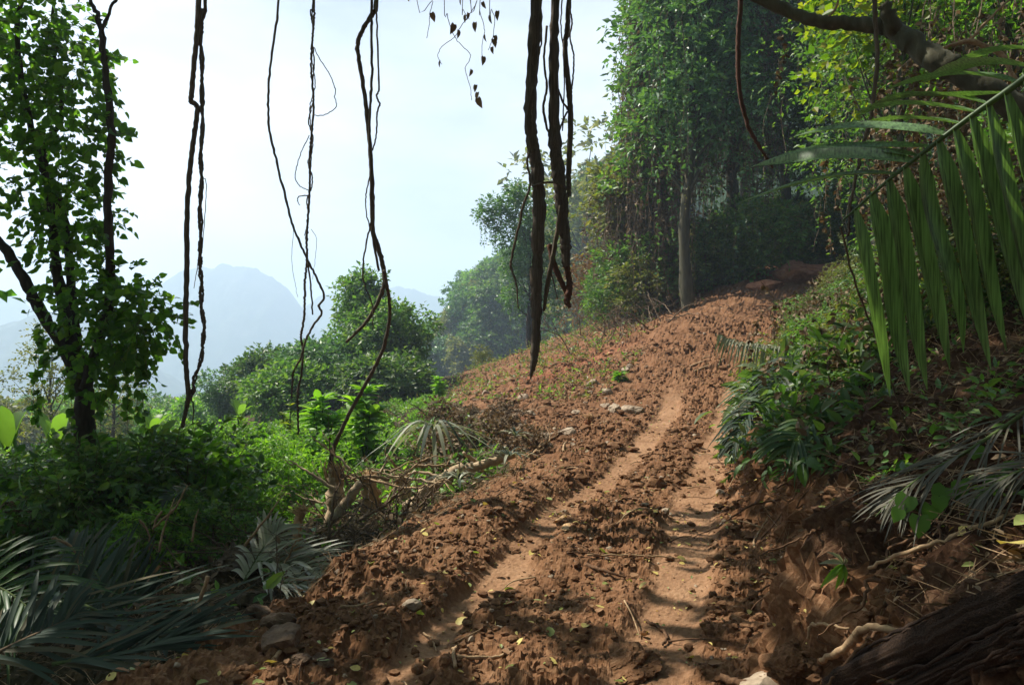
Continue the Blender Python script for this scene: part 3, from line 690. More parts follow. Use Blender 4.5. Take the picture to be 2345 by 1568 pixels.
# --- left undergrowth
UL = 'leafy green shrub in the shaded undergrowth below the track'; ULG = 'undergrowth shrubs left of the track'
lb = [bush('undergrowth_shrub', UL, ULG, l, 1.2, .75, 9, 26, sz, s, .36, .25, tp, 6, w_) for l, s, sz, tp, w_ in (('green', 321, .11, T_F, .5), ('heart', 322, .12, T_H, .9), ('bright', 323, .12, T_L, .4), ('dark', 324, .09, T_F, .5), ('dead', 325, .09, T_F, .6))]
for i in range(95):
    y = 7.3 + 9 * g.random(); u = g.uniform(-260, 760); x = px(u, y)
    if u > 520 and y < 10.6: continue
    if float(edge_l(y)) - x < 1.0: continue
    k = int(g.choice([0, 1, 2, 3, 4], p=[.40, .10, .18, .22, .10]))
    zt = 1.6 - g.uniform(222, 290) / FPX * y; s = float(np.clip((zt - gz(x, y)) / 1.2, .3, .62 if y < 9.5 else 1.0))
    place(lb[k], x, y, g.uniform(0, 6), s * g.uniform(.75, 1.), UL, ULG)
for i in range(16):
    y = g.uniform(8.1, 9.6); u = g.uniform(-40, 470); k = int(g.choice([0, 1, 3, 3])); zt = 1.6 - g.uniform(200, 260) / FPX * y; x = px(u, y)
    place(lb[k], x, y, g.uniform(0, 6), float(np.clip((zt - gz(x, y)) / 1.25, .4, .95)), UL, ULG)
SL = 'sunlit green shrub on the slope between the track and the tree group'; SG = 'sunlit shrubs below the track'
for i in range(90):
    y = 11.5 + 20 * g.random() ** 1.2; u = g.uniform(300, 1010); x = px(u, y)
    if float(edge_l(y)) - x < .6 or (y < 16 and u < 620): continue
    k = int(g.choice([0, 1, 2, 3, 4], p=[.22, .1, .55, .05, .08]))
    zt = 1.6 - g.uniform(175, 235) / FPX * y; s = float(np.clip((zt - gz(x, y)) / 1.2, .35, 1.6))
    place(lb[k], x, y, g.uniform(0, 6), s * g.uniform(.6, 1.), SL, SG)
# banana plants
def banana(label, u, y, vtop, seed, n=6):
    global RNG
    x = px(u, y); z0 = gz(x, y); H = 1.6 - (vtop - 784) / FPX * y - z0
    t = thing('banana_plant', label, 'banana plant', 'banana plants', (x, y, z0)); q = np.random.default_rng(seed)
    mb = MB(); tube(mb, [(0, 0, -.2), (0, 0, H * .3), (.03, 0, H * .55)], [.09, .08, .05], 8, 4); mb.build('stem', [M['greenstem']], t)
    for i in range(n):
        a = i * 2.4 + q.uniform(0, .8); e = q.uniform(1.0, 1.42); L = H * q.uniform(.5, .68)
        d = np.array([math.cos(a) * math.cos(e), math.sin(a) * math.cos(e), math.sin(e)])
        lf = MB(); blade(lf, np.array([.03, 0, H * .42]), d, L, L * .24, .30 * q.uniform(.5, 1.3), q); lf.build('leaf', [M['banana']], t)
def blade(mb, b, d, L, W, droop, q, rows=9, fold=.25):
    t = np.linspace(0, 1, rows); up = np.array([0, 0, 1.])
    r = nrm(np.cross(d, up)); n_ = np.cross(r, d)
    c = b + d * (L * t)[:, None] - up * (droop * L * t ** 2.2)[:, None] + np.array([d[0], d[1], 0]) * (droop * L * .6 * t ** 2)[:, None]
    w_ = W * .5 * np.clip((t - .06) * 7, 0.05, 1) * (1 - np.clip((t - .72) / .28, 0, 1) ** 2 * .97)
    l = c - r * w_[:, None] + n_ * (fold * w_)[:, None]; rr = c + r * w_[:, None] + n_ * (fold * w_)[:, None]
    v = np.stack([l, c, rr], 1).reshape(-1, 3); i = np.arange(rows - 1)[:, None] * 3
    f = np.concatenate([i + np.array([[0, 1, 4, 3]]), i + np.array([[1, 2, 5, 4]])]); mb.add(v, f)
banana('banana plant with upright paddle leaves between the hanging stems and the tree group', 548, 27, 898, 1, 7)
banana('single pale banana leaf clump left of the pale leafy saplings', 655, 23, 932, 2, 4)
banana('banana plant just right of the dark ivy-clad trunk', 345, 20, 920, 3, 5)
banana('banana plant left of the dark ivy-clad trunk', 125, 19, 915, 4, 5)
banana('banana plant at the far left edge of the undergrowth', 15, 17, 900, 5, 5)

# upright leafy saplings
def sapling(label, u, y, vtop, seed, leaf='bright', L=.34, n=34, name='leafy_sapling', whorl=.5):
    global RNG
    keep = RNG; RNG = np.random.default_rng(seed)
    x = px(u, y); z0 = gz(x, y); H = 1.6 - (vtop - 784) / FPX * y - z0
    t = thing(name, label, 'sapling', None, (x, y, z0)); mb = MB(); fo = MB()
    st = 3; tops = []
    for s in range(st):
        a = s * 2.1 + seed; tp = np.array([.16 * H * math.cos(a) * (s > 0), .16 * H * math.sin(a) * (s > 0), H * (1 - .16 * s)])
        tube(mb, [(0, 0, -.2), tp * np.array([.5, .5, .5]), tp], [.014 * H, .011 * H, .005 * H], 6, 5)
        hh = np.concatenate([.35 + .63 * RNG.random(n) ** .8, np.full(9, .99)])
        ps = np.array([tp * np.array([h, h, h]) for h in hh]); aa = np.arange(len(hh)) * 2.4
        d = np.stack([np.cos(aa), np.sin(aa), .35 + .4 * (hh > .95) + 0 * aa], -1) + .2 * rnd(len(hh), 3)
        put_leaves(fo, ps, d, np.array([0, 0, 1.]) + .3 * rnd(len(hh), 3), L * (.6 + .5 * RNG.random(len(hh))), .42, T_L)
    mb.build('stem', [M['greenstem']], t); fo.build('foliage', [M[leaf]], t); RNG = keep; return t
sapling('bright green sapling with long whorled leaves in front of the hanging forked vine', 838, 13, 896, 1)
sapling('bright leafy sapling left of the forked vine above the stumps', 738, 13.5, 915, 2)
sapling('slender young tree standing alone left of the dirt mounds', 1003, 24, 868, 3, 'bright', .26, 34, 'young_tree')
sapling('small green seedling on the dirt edge by the drooping cut plant', 1265, 17, 1035, 5, 'bright', .16, 8)
fern = sapling('tuft of fresh green leaves growing on the dirt slope', 1420, 21, 858, 6, 'bright', .22, 50, 'green_tuft')
sapling('yellowish shrub in the undergrowth behind the thin vine', 665, 15, 928, 7, 'yellow', .13, 40, 'yellow_shrub')

# --- ground cover
def ground_pt(u, v):
    y = np.geomspace(2.2, 60, 900); x = (u - 1172.5) / FPX * y; z = EYE - (v - 784) / FPX * y
    d = z - height(x, y, False); i = int(np.argmax(d < 0)) if (d < 0).any() else 899
    return np.array([x[i], y[i], float(height(x[i:i + 1], y[i:i + 1])[0])])
def in_poly(u, v, pg):
    c = False; j = len(pg) - 1
    for i in range(len(pg)):
        a, b = pg[i], pg[j]
        if (a[1] > v) != (b[1] > v) and u < (b[0] - a[0]) * (v - a[1]) / (b[1] - a[1]) + a[0]: c = not c
        j = i
    return c
BANKPOLY = [(1670, 1000), (1700, 1075), (1770, 1060), (1845, 1125), (1900, 1060), (1960, 985), (2060, 900), (2080, 760), (1960, 690), (1800, 760), (1760, 860)]
def reg_poly():
    while True:
        u = RNG.uniform(1660, 2090); v = RNG.uniform(690, 1130)
        if in_poly(u, v, BANKPOLY): return tuple(ground_pt(u, v)[:2])
gc = MB()
def cover(n, fx, L, k, size, w_, tpl, mat, up=.6, lift=0.):
    q = RNG; pts = np.array([fx() for _ in range(n)]); z = height(pts[:, 0], pts[:, 1], False)
    p = np.column_stack([pts, z + lift]); d = rnd(n, 3) * .6 + np.array([0, 0, up])
    sprays(mbs[mat], p, d, L * (.5 + RNG.random(n)), k, size, w_, tpl, 0, .3)
mats_ = ['glossy', 'green', 'bright', 'dark', 'dead', 'olive']; mbs = {m: MB() for m in mats_}
def reg_left():
    while True:
        y = 5.2 + 10 * RNG.random() ** .8; x = RNG.uniform(-11, 0)
        d = float(edge_l(y)) - x
        if x / y * FPX + 1172 > 600 and y < 10.2 and RNG.random() < .9: continue
        if d > .3 + .5 * RNG.random() and (y > 8.2 or RNG.random() < .25): return (x, y)
def reg_front():
    while True:
        y = RNG.uniform(5.6, 8.4); x = RNG.uniform(-7, -.8)
        if float(edge_l(y)) - x > .5 and x / y > -.75: return (x, y)
def reg_sun():
    while True:
        y = 9.5 + 24 * RNG.random() ** 1.2; x = RNG.uniform(-14, 2); d = float(edge_l(y)) - x
        if d > .2 + .9 * RNG.random() and x / y > -.5: return (x, y)
def reg_bank():
    while True:
        y = 9 + 22 * RNG.random() ** 1.2; d = RNG.uniform(.3, 7.); x = float(edge_r(y)) + d
        if x / y < .85: return (x, y)
def reg_near():
    while True:
        y = 3.2 + 6 * RNG.random(); d = RNG.uniform(.5, 4.); x = float(edge_r(y)) + d
        if x / y < .9: return (x, y)
def reg_lip():
    while True:
        y = 6.9 + 6.5 * RNG.random(); d = .1 + 3.0 * RNG.random(); x = float(edge_r(y)) + d
        if d > .15 + max(0, 8.8 - y): return (x, y)
def reg_nearl():
    return reg_near()
def reg_shoulder():
    while True:
        y = RNG.uniform(19, 34); xl = float(edge_l(y)); x = RNG.uniform(xl, float(road_x(y)) - 2.2)
        if vn(np.array([x * .6]), np.array([y * .6]), 97)[0] > .52: return (x, y)
def reg_back():
    while True:
        y = RNG.uniform(27, 46); x = RNG.uniform(-3, 22); zz = float(road_x(y))
        if (x < zz - 4.8 or x > zz + 1.8 or y > 40.5): return (x, y)
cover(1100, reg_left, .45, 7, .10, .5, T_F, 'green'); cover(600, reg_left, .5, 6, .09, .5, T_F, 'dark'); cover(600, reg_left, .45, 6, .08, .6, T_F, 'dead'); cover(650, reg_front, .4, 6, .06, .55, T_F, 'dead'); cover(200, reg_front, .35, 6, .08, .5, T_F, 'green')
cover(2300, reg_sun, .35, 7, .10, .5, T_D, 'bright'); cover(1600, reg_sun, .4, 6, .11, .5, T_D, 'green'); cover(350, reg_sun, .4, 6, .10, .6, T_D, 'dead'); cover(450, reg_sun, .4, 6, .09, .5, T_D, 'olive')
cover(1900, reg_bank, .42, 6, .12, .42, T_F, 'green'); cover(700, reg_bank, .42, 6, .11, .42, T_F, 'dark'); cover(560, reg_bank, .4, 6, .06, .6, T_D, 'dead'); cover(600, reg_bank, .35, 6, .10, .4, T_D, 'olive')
cover(300, reg_poly, .25, 6, .12, .4, T_L, 'glossy'); cover(150, reg_poly, .25, 6, .11, .42, T_L, 'green'); cover(90, reg_poly, .35, 6, .08, .6, T_F, 'dead'); cover(900, reg_lip, .55, 6, .19, .38, T_L, 'glossy'); cover(500, reg_lip, .45, 6, .15, .4, T_L, 'dark'); cover(260, reg_lip, .45, 6, .10, .6, T_F, 'dead'); cover(420, reg_nearl, .25, 6, .045, .5, T_F, 'dead'); cover(800, reg_near, .16, 5, .06, .5, T_F, 'green', .5)
cover(330, reg_shoulder, .35, 6, .09, .5, T_D, 'dead', .4); cover(110, reg_shoulder, .3, 6, .10, .45, T_D, 'bright'); cover(160, reg_shoulder, .35, 6, .09, .5, T_D, 'olive'); cover(1700, reg_back, .5, 5, .13, .5, T_D, 'olive', .4); cover(1500, reg_back, .5, 5, .12, .5, T_D, 'dead', .3); cover(900, reg_back, .5, 5, .13, .5, T_D, 'green', .5)
for m in mats_:
    if mbs[m].n:
        o = mbs[m].build({'glossy': 'glossy_undergrowth', 'green': 'green_undergrowth', 'bright': 'bright_undergrowth', 'dark': 'dark_undergrowth', 'dead': 'withered_undergrowth', 'olive': 'olive_undergrowth'}[m], [M[m]], smooth=False)
        tag(o, {'glossy': 'glossy long-leaved plants massed along the lip of the right bank', 'green': 'mid green leafy ground cover on both sides of the track', 'bright': 'bright sunlit ground cover on the left slope', 'dark': 'dark ground cover in the shade beside the track', 'dead': 'withered brown ground cover among the plants', 'olive': 'olive scrubby ground cover at the forest foot'}[m], 'undergrowth', None, 'stuff')
#@@PART3
def NP(u, v, y): return P(u, v, min(y, .90 * ground_pt(u, v)[1]))
def gp(k, *uv):
    q = [ground_pt(u, v)[1] for u, v in uv]; y = np.polyval(np.polyfit(range(len(q)), q, 1), range(len(q))); y = np.minimum(y, q) * k
    return [P(u, v, yy) for (u, v), yy in zip(uv, y)]
# ------------------------------------------------------------------ the dark tree on the left
def pts(y, *uv): return [P(u, v, y) for u, v in uv]
lt = thing('ivy_clad_tree', 'dark multi-stemmed tree with heart-shaped leaves and creepers at the left', 'tree')
tb = MB(); base = P(195, 1000, 9); gb = gz(base[0], 9)
tube(tb, [np.array([base[0] - .02, 9, gb - .5]), P(196, 1085, 9), P(193, 960, 9), P(190, 850, 9)], [.15, .125, .11, .10], 12, 6, .01, 0, .06, 1)
tb.build('trunk', [M['bark']], lt)
def limb(y0, y1, uv, r, seed, sides=8):
    n = len(uv); mb = MB(); c = [P(u, v, y0 + (y1 - y0) * i / (n - 1)) for i, (u, v) in enumerate(uv)]
    tube(mb, c, np.array(r) * .68, sides, 6, .006, 0, .07, seed); mb.build('limb', [M['bark']], lt)
limb(9, 8.6, [(188, 900), (150, 800), (95, 715), (60, 650), (20, 580), (-30, 520), (-90, 420), (-150, 280), (-190, 60)], [.11, .10, .085, .075, .06, .04], 2)
limb(9, 9.3, [(188, 880), (160, 760), (135, 650), (122, 540), (112, 440), (92, 370), (62, 250), (44, 150), (40, 50), (62, -60), (60, -300)], [.10, .09, .075, .06, .05, .04, .03], 3)
limb(9.1, 9.6, [(190, 880), (168, 720), (160, 600), (148, 500), (112, 400), (100, 340), (135, 280), (142, 200), (120, 90), (130, -80)], [.085, .075, .06, .05, .035, .02], 4)
limb(8.9, 8.7, [(195, 890), (222, 800), (250, 700), (252, 590), (247, 480), (250, 380), (255, 320), (247, 210), (240, 140), (232, 68), (222, 30), (198, -20), (170, -120)], [.10, .085, .075, .068, .064, .06, .058, .05, .03, .025], 5)
limb(8.72, 8.6, [(233, 70), (250, 30), (272, -15), (300, -80)], [.032, .024, .02], 6, 6)
limb(8.7, 8.7, [(234, 46), (218, 38), (203, 28)], [.014, .010, .004], 7, 5)
# high limb reaching over the trail, it carries the hanging stems
limb(9.3, 8.2, [(55, -220), (150, -420), (400, -520), (700, -560), (1000, -540), (1290, -560), (1500, -640)], [.13, .12, .11, .10, .09, .07, .04], 8)
limb(8.9, 7.6, [(170, -120), (260, -360), (480, -450), (640, -470), (900, -490)], [.07, .06, .05, .04, .03], 9)
CR = MB(); keepR = RNG; RNG = np.random.default_rng(77)
cl_ = [(60, 60, 9.6, .5), (20, 30, 9, .6), (150, 70, 9.4, .42), (120, 150, 9.6, .5), (190, 130, 9.2, .34), (60, 190, 9, .55), (175, 215, 9.3, .42), (225, 190, 9, .28), (120, 280, 9.5, .5), (190, 310, 9.2, .34), (240, 320, 8.9, .2), (40, 310, 9.2, .5), (60, 420, 9.2, .5), (150, 390, 9.3, .4), (205, 360, 9.1, .26), (120, 490, 9.2, .45), (190, 480, 9.1, .34), (225, 520, 9, .22), (160, 580, 9.2, .4), (215, 620, 9, .34), (275, 640, 8.9, .26), (240, 690, 8.8, .42), (310, 705, 8.8, .36), (375, 722, 8.8, .24), (345, 738, 8.8, .3), (300, 690, 8.9, .3), (265, 765, 8.9, .36), (325, 785, 8.8, .22), (300, 770, 8.9, .3), (200, 720, 8.8, .4), (225, 790, 8.8, .42), (270, 830, 8.9, .25), (170, 800, 8.8, .2), (-40, 120, 9, .7), (215, 890, 8.9, .26)]
for u, v, y, r in cl_:
    n = int((34 if v < 600 else 33 if u > 215 else 14) * (r / .4) ** 1.6); p, d = clump_points(P(u, v, y), (r, r * 1.4, r), n, .1, .2)
    sprays(CR, p, d, .22, 5, .076, .92, T_H, 0, .45, .8, .3, twig=.004)
# unseen crown part above the frame, clumps and gaps placed to shape the shade
g = np.random.default_rng(8)
for i in range(330):
    x = g.uniform(-14, 3); y = g.uniform(4.5, 13); z = 1.6 + .46 * y + g.uniform(1.2, 3.8)
    gx = x + .69 * z; gy = y - .306 * z      # where its shade falls
    if -1.3 < gx < 2.0 and gy > 4.7 and g.random() < .95: continue
    if gx > 2.0 and gy > 7.0 and g.random() < .9: continue
    if -1.3 < gx < 2.0 and g.random() < .62: continue
    if 2.7 < gx < 4.3 and 2.0 < gy < 3.6 and g.random() < .8: continue
    if gx < -1.3 and g.random() < .25: continue
    if -3.6 < gx < -.3 and 6.6 < gy < 9.6 and g.random() < .85: continue
    if gy > 9.3 and gx > -7 and g.random() < .9: continue
    if vn(np.array([x * .55]), np.array([y * .55]), 9)[0] < .25: continue
    r = g.uniform(.5, 1.0); p, d = clump_points((x, y, z), (r, r, r * .6), int(34 * r), .2, .2)
    sprays(CR, p, d, .34, 5, .16, .9, T_H, 0, .4)
CR.build('crown', [M['heart'], M['twig']], lt, smooth=False)
cv = MB()
strings(cv, [P(92, 740, 8.7), P(98, 760, 8.8), P(85, 800, 8.7), P(318, 800, 8.8), P(335, 790, 8.8), P(322, 860, 8.9), P(285, 800, 8.8), P(300, 830, 8.7), P(160, 850, 8.7), P(230, 900, 8.8)], [1.1, .9, .8, .8, .5, .7, .9, .6, .7, .6], .085, .035, 0, 1, .004, T_H, .02, .9, .9)
for q in range(9):
    uu = [(196, 1080), (200, 980), (190, 870), (160, 780), (135, 660), (122, 560), (225, 800), (250, 700), (170, 700)][q]
    p, d = clump_points(P(*uu, 8.9), (.16, .2, .35), 34, 0, .6); sprays(cv, p[:7], d[:7], .16, 4, .085, .85, T_H, 0, .4)
cv.build('creeper', [M['heart'], M['twig']], lt, smooth=False); RNG = keepR
# neighbouring trees standing outside the view to the left, whose crowns shade the undergrowth
def shade_tree(x, y, H, rad, seed, cb, label, leaf='heart', n=26):
    t = make_tree('shade_tree', label, 'tree', None, leaf, 'bark', H=H, cb=cb, rad=rad, nclump=n, nspray=50, k=5, size=.2, seed=seed, tr=.22, clump_r=1.1, spl=.5, shape='flat', width=.8)
    place(t, x, y)
shade_tree(-11.5, 13.5, 10.5, 3.6, 401, 5.0, 'broad tree outside the left edge, its boughs reaching over the undergrowth')
shade_tree(-12.0, 6.8, 11, 3.4, 402, 4.5, 'tree standing left of the dark ivy-clad tree, mostly beyond the picture edge')

# unseen forest trees added behind and beside the photographer to block sky light
st0 = [o for o in bpy.data.objects if o.name.startswith('shade_tree') and o.parent is None][0]
for i, (x, y, sc_) in enumerate(((-9, -5, 1.0), (-5, -8, 1.1), (-1, -7, 1.0), (3, -8, 1.15), (7, -5, 1.0), (10, -1, 1.0), (11, 3.5, .9), (-12, 0, 1.0), (-3, -12, 1.2), (5, -12, 1.2), (-13, 5, 1.0))):
    copy_thing(st0, (x, y, gz(x, y)), i * 1.3, (sc_ * 1.2, sc_ * 1.2, sc_), 'broad shade tree of the forest standing behind the viewpoint', 'forest trees behind the viewpoint')
# ------------------------------------------------------------------ hanging lianas
def liana(label, strands, mat='liana', name='hanging_liana'):
    t = thing(name, label, 'liana', 'lianas hanging over the track'); i = 0
    for st in strands:
        mb = MB(); y0, y1, uv, r = st[:4]; sd_ = st[4] if len(st) > 4 else i
        top = uv[0]
        if top[1] <= 0: uv = [(top[0] + (top[0] - uv[1][0]) * .5, -500), (top[0] + 3, -230)] + list(uv)
        n = len(uv); c = [P(u, v, y0 + (y1 - y0) * max(0, k) / (n - 1)) for k, (u, v) in enumerate(uv)]
        big = np.max(r) > .03; r = np.array(r) * (.88 if big else 1)
        tube(mb, c, r, 14 if big else 7, 7, .0025, 0, .05 if not big else .07, sd_ + 40, .10 if big else 0)
        mb.build('strand', [M[st[5] if len(st) > 5 else mat]], t); i += 1
    return t
def twist(uv, amp, turns, ph, n=60):
    c = smooth_path([(a, b, 0) for a, b in uv], 10); k = np.linspace(0, 1, len(c)); a = amp * (.6 + .4 * np.sin(k * 9 + ph))
    return [(p[0] + a_ * math.sin(turns * 6.28 * q + ph), p[1]) for p, q, a_ in zip(c[::4], k[::4], a[::4])]
liana('straight pale brown liana with a kink near the top, left one of a pair', [
    (8, 8.3, [(455, 0), (451, 80), (444, 150), (440, 205), (438, 232), (452, 246), (446, 300), (438, 360), (432, 420), (428, 500), (428, 600), (426, 700), (425, 780), (427, 850), (431, 900), (428, 930), (417, 978)], [.028, .028, .027, .026, .027, .027, .026, .02], 1)])
tw = [(470, 0), (462, 60), (460, 130), (465, 230), (460, 330), (462, 400), (458, 480), (460, 560), (457, 600), (462, 640), (461, 700), (468, 760), (460, 815), (447, 870), (437, 905), (425, 950)]
liana('twisted double-stranded liana beside the straight pale one', [
    (8.05, 8.3, twist(tw, 5, 9, 0), [.018, .017, .017, .015], 2), (8.08, 8.33, twist(tw, 5.5, 9, 3.1), [.012, .012, .011, .009], 3),
    (8.1, 8.2, [(464, 405), (472, 420), (470, 480), (464, 560)], [.005, .004], 4), (8.1, 8.2, [(460, 560), (452, 610), (444, 660)], [.005, .003], 4), (8.2, 8.3, [(437, 905), (443, 935), (441, 970)], [.008, .006], 4)])
liana('thin dark liana swinging from upper left down to the knotted thin vines', [
    (8.3, 8.6, [(638, 0), (630, 70), (618, 160), (614, 230), (617, 300), (629, 350), (640, 400), (655, 455), (668, 510), (688, 560), (705, 597), (722, 630), (742, 678), (730, 700), (737, 718), (716, 748), (700, 780), (688, 820), (672, 855), (667, 912)], [.012, .013, .013, .012, .012, .011], 5)])
b4 = [(717, 0), (714, 60), (718, 120), (717, 190), (713, 250), (712, 330), (712, 400), (706, 470), (702, 540), (704, 600), (698, 650), (694, 720), (692, 765), (697, 800), (686, 850), (684, 880), (686, 930), (683, 1012)]
liana('slender tangled liana bundle with a wide side loop, hanging left of the forked vine', [
    (8.4, 8.8, twist(b4, 5.5, 5, .4), [.012, .012, .013, .013, .012], 6), (8.42, 8.8, twist(b4[:10], 7, 7, 2.5), [.008, .008, .007], 7), (8.43, 8.7, twist(b4[:9], 5, 4, 4.5), [.006, .006, .005], 8),
    (8.4, 8.4, [(718, 108), (735, 140), (752, 165), (768, 205), (766, 222), (771, 240), (764, 252), (742, 264), (718, 264)], [.005, .005], 9),
    (8.4, 8.4, [(708, 310), (692, 345), (680, 378), (677, 412), (690, 428), (706, 436)], [.005, .005], 10), (8.4, 8.4, [(706, 448), (686, 450), (681, 458), (687, 470)], [.007, .004], 10),
    (8.5, 8.5, [(712, 525), (724, 545), (722, 590), (716, 640)], [.003, .002], 11), (8.5, 8.5, [(672, 520), (668, 600), (676, 650), (682, 680)], [.003, .002], 11),
    (8.5, 8.7, [(705, 600), (712, 660), (716, 720)], [.01, .009], 12)])
liana('forked liana whose long stem reaches down to the splintered stumps', [
    (8, 8.2, [(862, 0), (856, 28), (836, 58), (822, 90), (819, 118), (828, 170), (838, 240), (846, 320), (851, 400), (853, 470), (854, 530), (864, 560), (875, 600), (881, 645), (866, 690), (838, 738), (793, 783)], [.02, .024, .023, .022, .024, .026, .024, .014], 13),
    (8.02, 9.45, [(879, 620), (886, 655), (892, 690), (891, 735), (880, 790), (858, 840), (834, 885), (806, 935), (782, 985), (764, 1025), (755, 1075)], [.018, .018, .02, .022, .024, .03], 14),
    (7.96, 8.1, [(851, 0), (851, 80), (852, 170), (848, 230), (846, 300), (849, 390), (850, 470), (856, 560), (868, 620)], [.014, .014, .014, .013], 15),
    (7.94, 8.05, [(862, 0), (863, 60), (866, 140), (868, 205), (862, 220), (870, 240), (864, 258), (862, 310), (853, 345)], [.009, .009, .01, .008], 16),
    (8.0, 8.0, [(848, 400), (839, 440), (838, 480), (846, 520)], [.007, .006], 17),
    (8.0, 8.0, [(849, 510), (839, 555), (832, 600), (831, 634), (838, 660), (853, 700), (854, 755)], [.009, .009, .007, .005], 18)])
liana('thick ribbed dark liana ending in a ragged black tip above the dirt', [
    (8, 8, [(1228, 0), (1222, 100), (1216, 200), (1214, 280), (1220, 335), (1230, 390), (1234, 470), (1231, 560), (1228, 640), (1228, 700), (1227, 770), (1223, 820), (1218, 850), (1213, 870)], [.062, .064, .066, .07, .066, .068, .070, .07, .066, .056, .05, .03, .004], 19, 'lianadark'),
    (7.93, 7.92, [(1237, -5), (1240, 90), (1226, 160), (1214, 230), (1207, 275), (1212, 320), (1220, 350)], [.009, .009], 20),
    (7.9, 7.9, [(1212, 350), (1207, 372), (1214, 425), (1200, 465), (1185, 530), (1172, 590), (1170, 612), (1182, 650), (1187, 706)], [.012, .012, .013, .012, .007], 21),
    (7.9, 7.95, [(1219, 428), (1240, 420), (1272, 418), (1290, 428)], [.011, .012, .009], 22)], 'liana')
liana('thick dark liana with two torn reddish broken ends, right of the ragged-tipped one', [
    (8.15, 8.15, [(1272, 0), (1268, 100), (1268, 220), (1271, 330), (1278, 390), (1284, 450), (1289, 510), (1294, 560), (1296, 600), (1297, 612)], [.045, .046, .048, .055, .068, .072, .070, .064, .052, .034], 23, 'lianadark'),
    (8.15, 8.1, [(1296, 600), (1301, 630), (1304, 660), (1298, 688), (1305, 704)], [.034, .03, .034, .036, .022], 24, 'redliana'),
    (8.2, 8.15, [(1258, 560), (1268, 605), (1283, 640), (1299, 672)], [.026, .03, .03, .026], 25, 'redliana'),
    (8.1, 8.05, [(1284, 470), (1276, 530), (1265, 590), (1254, 650), (1245, 712)], [.02, .024, .026, .025, .016], 26),
    (8.1, 8.1, [(1258, 610), (1266, 640), (1277, 685)], [.01, .005], 27),
    (8.1, 8.15, [(1252, 60), (1246, 140), (1252, 200), (1244, 250), (1258, 310), (1274, 345)], [.012, .012, .014, .012], 28)], 'liana')
liana('slim gnarled dark liana with side loops, right of both thick ones', [
    (8.2, 8.2, [(1302, 0), (1298, 70), (1294, 110), (1300, 180), (1305, 235), (1306, 300), (1303, 370), (1302, 420), (1303, 450)], [.026, .026, .028, .03, .03, .03, .024], 29, 'lianadark'),
    (8.15, 8.15, [(1303, 15), (1310, 50), (1305, 85), (1313, 120), (1314, 145), (1311, 185), (1308, 215)], [.009, .009], 30),
    (8.2, 8.2, [(1286, 0), (1284, 60), (1290, 110), (1292, 200), (1288, 300)], [.008, .007], 31),
    (8.2, 8.2, [(1279, 205), (1290, 235), (1302, 252)], [.010, .012], 32), (8.2, 8.2, [(1300, 255), (1288, 280), (1278, 310)], [.01, .009], 33)], 'lianadark')
liana('reddish brown bare liana bending right in front of the forest', [
    (9, 9.3, [(1696, 0), (1691, 70), (1690, 140), (1693, 200), (1702, 250), (1716, 295), (1738, 335), (1756, 362), (1770, 385)], [.03, .029, .028, .026, .022, .012], 34, 'redliana')])
liana('slender grey-brown stem hanging down behind the big palm leaf', [
    (5.6, 5.7, [(2004, 0), (2007, 80), (2009, 150), (2001, 215), (1992, 280), (1976, 330), (1962, 400), (1948, 470), (1942, 540)], [.016, .016, .015, .012, .010], 35)])
liana('long thin bare vine hanging below the palm leaf to the bank', [
    (4.4, 5.0, [(1925, 520), (1950, 620), (1985, 720), (2020, 800), (2050, 900), (2078, 990)], [.006, .006, .005], 36, 'twig')])
# leafy hanging twigs with withered leaves
lv = thing('withered_vine', 'thin drooping vine twigs with dark withered leaves against the sky', 'vine')
def vstem(uv, r=.004, y=7.4):
    mb = MB(); q = list(uv)
    if q[0][1] <= 0: q = [(q[0][0], -420)] + q
    tube(mb, [P(u, v, y) for u, v in q], [r, r * .7], 5, 4, .003); mb.build('stem', [M['twig']], lv)
vstem([(1078, 0), (1092, 0), (1085, 20), (1060, 55), (1040, 85), (1012, 108), (1003, 128), (1012, 148)])
vstem([(1018, 0), (1024, 30), (1030, 55), (1045, 90), (1058, 105), (1078, 128), (1066, 155), (1070, 175), (1077, 205), (1080, 230)])
vstem([(955, 0), (990, 0), (986, 28), (983, 60), (977, 88)]); vstem([(1100, 0), (1098, 22), (1108, 55), (1110, 75), (1104, 98), (1104, 130)])
vstem([(1122, 0), (1125, 20), (1134, 45), (1128, 90), (1118, 115)]); vstem([(1060, 0), (1060, 20), (1075, 45)])
for u, v, s in ((935, 4, .5), (988, 40, 1.0), (1040, 66, 1.2), (1050, 80, .9), (1055, 8, .7), (1072, 40, .8), (1075, 6, .6), (1066, 45, .8), (1088, 62, 1.0), (1105, 15, .8), (1122, 45, 1.0), (1140, 36, 1.0), (1110, 90, .8), (1130, 100, 1.0), (1127, 118, .8), (1107, 140, 1.0), (1080, 170, .8), (1090, 205, .8), (1094, 235, 1.2), (1008, 150, .7), (1094, 222, .9), (1133, 92, .8)):
    mb = MB(); d = np.array([[g.uniform(-.3, .4), g.uniform(-.3, .3), -1]])
    put_leaves(mb, [P(u, v - 10, 7.4)], d, np.array([[g.uniform(-1, 1), g.uniform(-1, -.2), .3]]), .085 * s, .62, T_H); mb.build('leaf', [M['dead']], lv, smooth=False)

